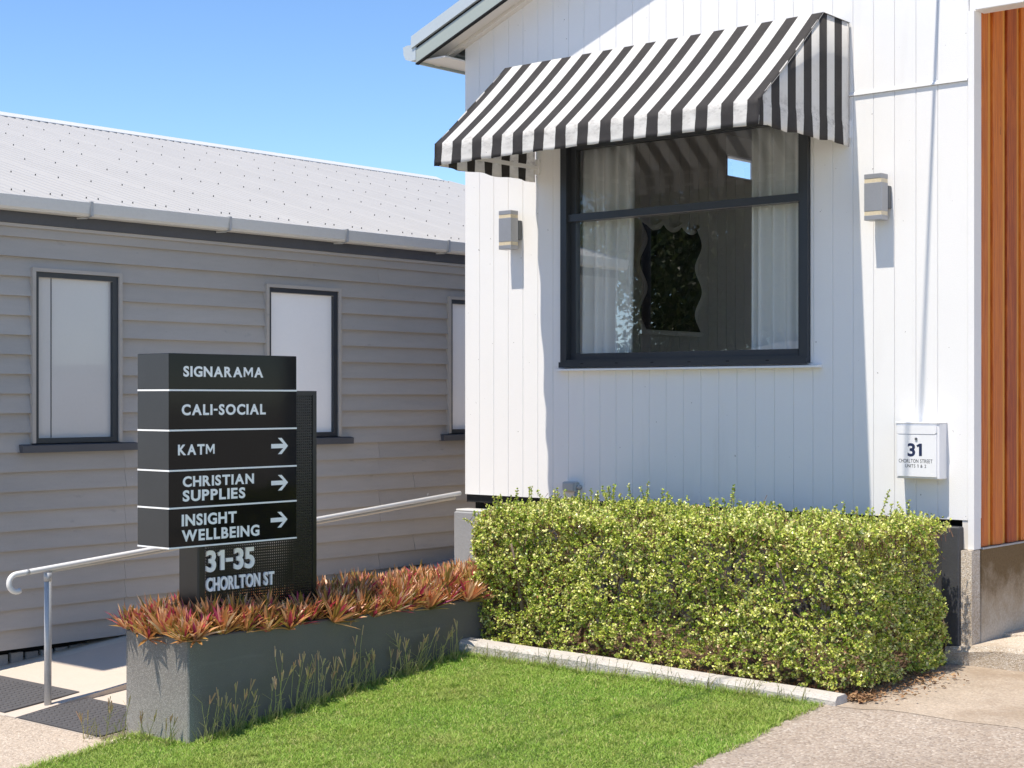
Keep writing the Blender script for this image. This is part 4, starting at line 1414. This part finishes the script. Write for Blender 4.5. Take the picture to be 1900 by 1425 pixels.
# ------------------------------------------------------------------ grass
def grass(n_, area, keepf, hmin=.009, hmax=.024):
    u = rng.uniform(area[0], area[1], n_); v = rng.uniform(area[2], area[3], n_)
    k_ = keepf(u, v)
    u, v = u[k_], v[k_]
    n2 = len(u)
    z = np.interp(v, [-300, 3.0, 7.6, 9.2], [-.522, -.522, -.03, 0.0]) - .008
    patch = .5 + .5 * np.sin(u * 6.1 + 2 * np.sin(v * 3.7)) * np.sin(v * 7.3 + u * 2.2)
    h = rng.uniform(hmin, hmax, n2) * (.75 + .5 * patch)
    az = rng.uniform(0, 2 * np.pi, n2); lean_ = rng.uniform(.1, .9, n2)
    w = rng.uniform(.0013, .0026, n2)
    a2 = az + np.pi / 2 + rng.normal(0, .6, n2)
    base = np.stack([u, v, z], 1)
    side = np.stack([np.cos(a2), np.sin(a2), np.zeros(n2)], 1) * w[:, None]
    out = np.stack([np.cos(az) * lean_, np.sin(az) * lean_, np.ones(n2)], 1)
    mid = base + out * (h * .55)[:, None] + side * 0
    tip = base + np.stack([np.cos(az) * lean_ * 1.7, np.sin(az) * lean_ * 1.7, np.ones(n2) * .92], 1) * h[:, None]
    V = np.stack([base - side, base + side, mid + side * .8, mid - side * .8, tip], 1).reshape(-1, 3)
    i = np.arange(n2) * 5
    F = np.concatenate([np.stack([i, i + 1, i + 2], 1), np.stack([i, i + 2, i + 3], 1), np.stack([i + 3, i + 2, i + 4], 1)])
    t = np.clip(rng.normal(.45, .22, n2) + .12 * (patch - .5), 0, 1)
    t = np.where(rng.random(n2) < .07, rng.uniform(.85, 1, n2), t)
    return V, F, np.concatenate([t, t, t])
def on_lawn(u, v):
    e = .012 * np.sin(v * 23) + .02 * np.sin(v * 7.1 + 1)
    return (u < -4.405 + e * .7) & ((v > 5.45) & (u > -6.99) | (v <= 5.45) & (u > -7.42 + e)) & (v < 7.585 + .01 * np.sin(u * 19))
V, F, t = grass(300000, (-7.46, -4.36, 4.45, 7.6), on_lawn)
def near_edge(u, v):
    e1 = np.abs(u + 4.40 + .02 * np.sin(v * 9)) < .025 + .03 * (np.sin(v * 31 + 3 * np.sin(v * 7)) > .6)
    e2 = (v > 7.55) & (v < 7.60) & (u > -6.99) & (u < -4.4)
    e3 = (v > 5.47) & (u > -6.995) & (u < -6.95)
    e4 = (v < 5.44) & (np.abs(u + 7.42) < .03) | (v > 5.39) & (v < 5.44) & (u > -7.42) & (u < -6.99)
    tuft = (np.sin(u * 17.3 + 3 * np.sin(v * 5.1)) * np.sin(v * 15.1 + 2.6 * np.sin(u * 6.3)) > .90) & (u > -6.95) & (u < -4.45) & (v > 4.5) & (v < 7.5)
    return e1 | e2 | e3 | e4 | tuft
Va, Fa, ta = grass(170000, (-7.46, -4.36, 4.45, 7.6), near_edge, .022, .052)
F = np.concatenate([F, Fa + len(V)]); V = np.concatenate([V, Va]); t = np.concatenate([t, np.clip(ta + .05, 0, 1)])
me = fastmesh('grass', V, F, m_grass, {'rnd': t})
go = part('grass', me, None, None)
tag(go, 'short mown green lawn grass between planter, kerb and driveway', 'grass', kind='stuff')

# ------------------------------------------------------------------ weeds along the planter and kerb
def weed(u, v, h, seed, label, nst=4, heads=True):
    r_ = random.Random(seed)
    z0 = g(v) - .01
    V, Fc, A = [], [], []
    def ribbon(p, q, w, a):
        p, q = Vector(p), Vector(q)
        d = (q - p).normalized(); s = d.orthogonal().normalized() * w; s2 = d.cross(s)
        o = len(V)
        V.extend([p + s, p - s * .5 + s2 * .87, p - s * .5 - s2 * .87, q + s * .7, q - s * .35 + s2 * .6, q - s * .35 - s2 * .6])
        for k_ in range(3):
            k2 = (k_ + 1) % 3
            Fc.append((o + k_, o + k2, o + 3 + k2, o + 3 + k_)); A.append(a)
    for i in range(nst):
        p = Vector((u + r_.uniform(-.03, .03), v + r_.uniform(-.03, .03), z0))
        d = Vector((r_.uniform(.0, .22), r_.uniform(-.22, .22), 1)).normalized()
        hh = h * r_.uniform(.55, 1)
        tone_ = r_.uniform(.1, .6)
        for j in range(5):
            q = p + d * hh / 5
            ribbon(p, q, .0021, tone_)
            if r_.random() < .35:
                ribbon(q, q + Vector((r_.uniform(-.05, .06), r_.uniform(-.06, .06), r_.uniform(.01, .06))), .0012, r_.uniform(0, .5))
            p = q
            d = (d + Vector((r_.uniform(-.08, .12), r_.uniform(-.12, .12), 0))).normalized()
        if heads and r_.random() < .75:
            for k_ in range(r_.randint(2, 5)):
                e = p + (d + Vector((r_.uniform(-.35, .35), r_.uniform(-.35, .35), .2))).normalized() * r_.uniform(.035, .075)
                ribbon(p, e, .0036, r_.uniform(.55, 1))
    for i in range(nst * 3):
        p = Vector((u + r_.uniform(-.04, .04), v + r_.uniform(-.05, .05), z0))
        e = p + Vector((r_.uniform(-.03, .07), r_.uniform(-.06, .06), r_.uniform(.04, .12)))
        ribbon(p, e, .002, r_.uniform(0, .6))
    me = bpy.data.meshes.new('weed')
    me.from_pydata([(x - u, y - v, z - z0) for x, y, z in V], [], Fc)
    at = me.attributes.new('rnd', 'FLOAT', 'FACE'); at.data.foreach_set('value', np.array(A, dtype=np.float32))
    me.materials.append(m_weed)
    o = bpy.data.objects.new('weed', me); COL.objects.link(o); o.location = (u, v, z0)
    tag(o, label, 'weed', 'weeds along the planter foot')
k = 0
for v in np.linspace(5.53, 7.5, 24):
    hgt = .36 if 5.8 < v < 6.7 else .24
    weed(-6.955 + random.uniform(-.01, .03), float(v) + random.uniform(-.03, .03), hgt * random.uniform(.5, 1.15), 300 + k, 'thin dry weed growing along the long side of the charcoal planter', random.randint(2, 5))
    k += 1
for (u, v, h_) in ((-7.10, 5.40, .16), (-7.30, 5.38, .12), (-7.52, 5.30, .20), (-7.62, 5.24, .17), (-7.45, 5.36, .25)):
    weed(u, v, h_, 400 + k, 'thin dry weed at the street end of the charcoal planter', 3)
    k += 1
for u in np.linspace(-6.9, -4.5, 20):
    weed(float(u) + random.uniform(-.04, .04), 7.575, random.uniform(.05, .13), 500 + k, 'small weed sprouting in front of the pale kerb', 2, False)
    k += 1

# ------------------------------------------------------------------ across the street (seen only mirrored in the window)
def tree(x, y, h, r, seed, label, nleaf=9000):
    r_ = np.random.default_rng(seed); rr = random.Random(seed)
    t = thing('street_tree', (x, y, -.52), label, 'tree', 'trees across the street')
    trunk = MB().tube([(x, y, -.6), (x + .1, y, h * .25), (x - .1, y + .1, h * .5), (x, y, h * .8)], [.28, .22, .16, .06], 10)
    tips = []
    for i in range(16):
        z0 = h * rr.uniform(.2, .7)
        a_ = rr.uniform(0, 6.28); ln = r * rr.uniform(.6, 1)
        e = (x + math.cos(a_) * ln, y + math.sin(a_) * ln, z0 + rr.uniform(.1, .9) * ln * .6)
        m_ = (x + math.cos(a_) * ln * .5, y + math.sin(a_) * ln * .5, z0 + ln * .25)
        trunk.tube([(x, y, z0), m_, e], [.09, .06, .025], 6)
        tips += [e, m_]
    part('trunk', trunk, m_bark, t, True)
    tips = np.array(tips + [(x, y, h * .85), (x, y, h)])
    c = tips[r_.integers(0, len(tips), nleaf)] + r_.normal(0, .42 if nleaf < 6000 else .85, (nleaf, 3)) * np.array([1, 1, .7])
    D = unit(r_.normal(0, 1, (nleaf, 3))); Nl = unit(r_.normal(0, 1, (nleaf, 3))); Nl = unit(Nl - D * (Nl * D).sum(1, keepdims=True))
    L_ = r_.uniform(.10, .2, nleaf) * (1.0 if nleaf < 6000 else 1.9)
    V, F = leaf_quads(c, D, Nl, L_, L_ * .28)
    me = fastmesh('crown', V - np.array(wloc(t)), F, m_tree, {'rnd': r_.random(nleaf)})
    part('crown', me, None, t)
for (tx, ty, th_, tr, sd, lb) in ((-20.5, -24.0, 9.5, 3.6, 1, 'tall dark leafy tree left of the low house across the street'), (-15.0, -24.5, 9.0, 3.4, 2, 'rounded leafy tree behind the low house across the street'),
        (-26.5, -25.5, 10.5, 3.8, 3, 'broad leafy tree farthest along the far footpath'), (-10.0, -24.0, 8.5, 3.2, 4, 'smaller leafy tree near the street pole'),
        (-23.5, -30.0, 12.0, 4.2, 5, 'tallest leafy tree in the second row across the street'), (-17.5, -30.0, 11.5, 4.2, 6, 'leafy tree in the second row behind the low house'),
        (-32.0, -29.0, 12.0, 4.4, 7, 'leafy tree at the far end of the second row'), (-16.2, -14.8, 6.2, 2.4, 8, 'sparse young street tree standing before the low house')):
    tree(tx, ty, th_, tr, sd, lb, 5000 if sd == 8 else 16000)
NH = thing('low_house', (-17.5, -18, -.52), 'low house with pale flat tiled roof across the street', 'house')
part('wall', B(-23, -12, -22.5, -17, -.55, 2.4), m_room, NH)
part('roof', MB().prism([(-16.5, 2.45), (-16.5, 2.58), (-20.2, 3.15), (-23.2, 2.6), (-23.2, 2.45)], 'x', -23.6, -11.4), M('pale_roof_tiles', (.42, .40, .38, 1), .7, .1, 4, .15, 30), NH)

print('plants', cnt, 'objects', len(bpy.data.objects))
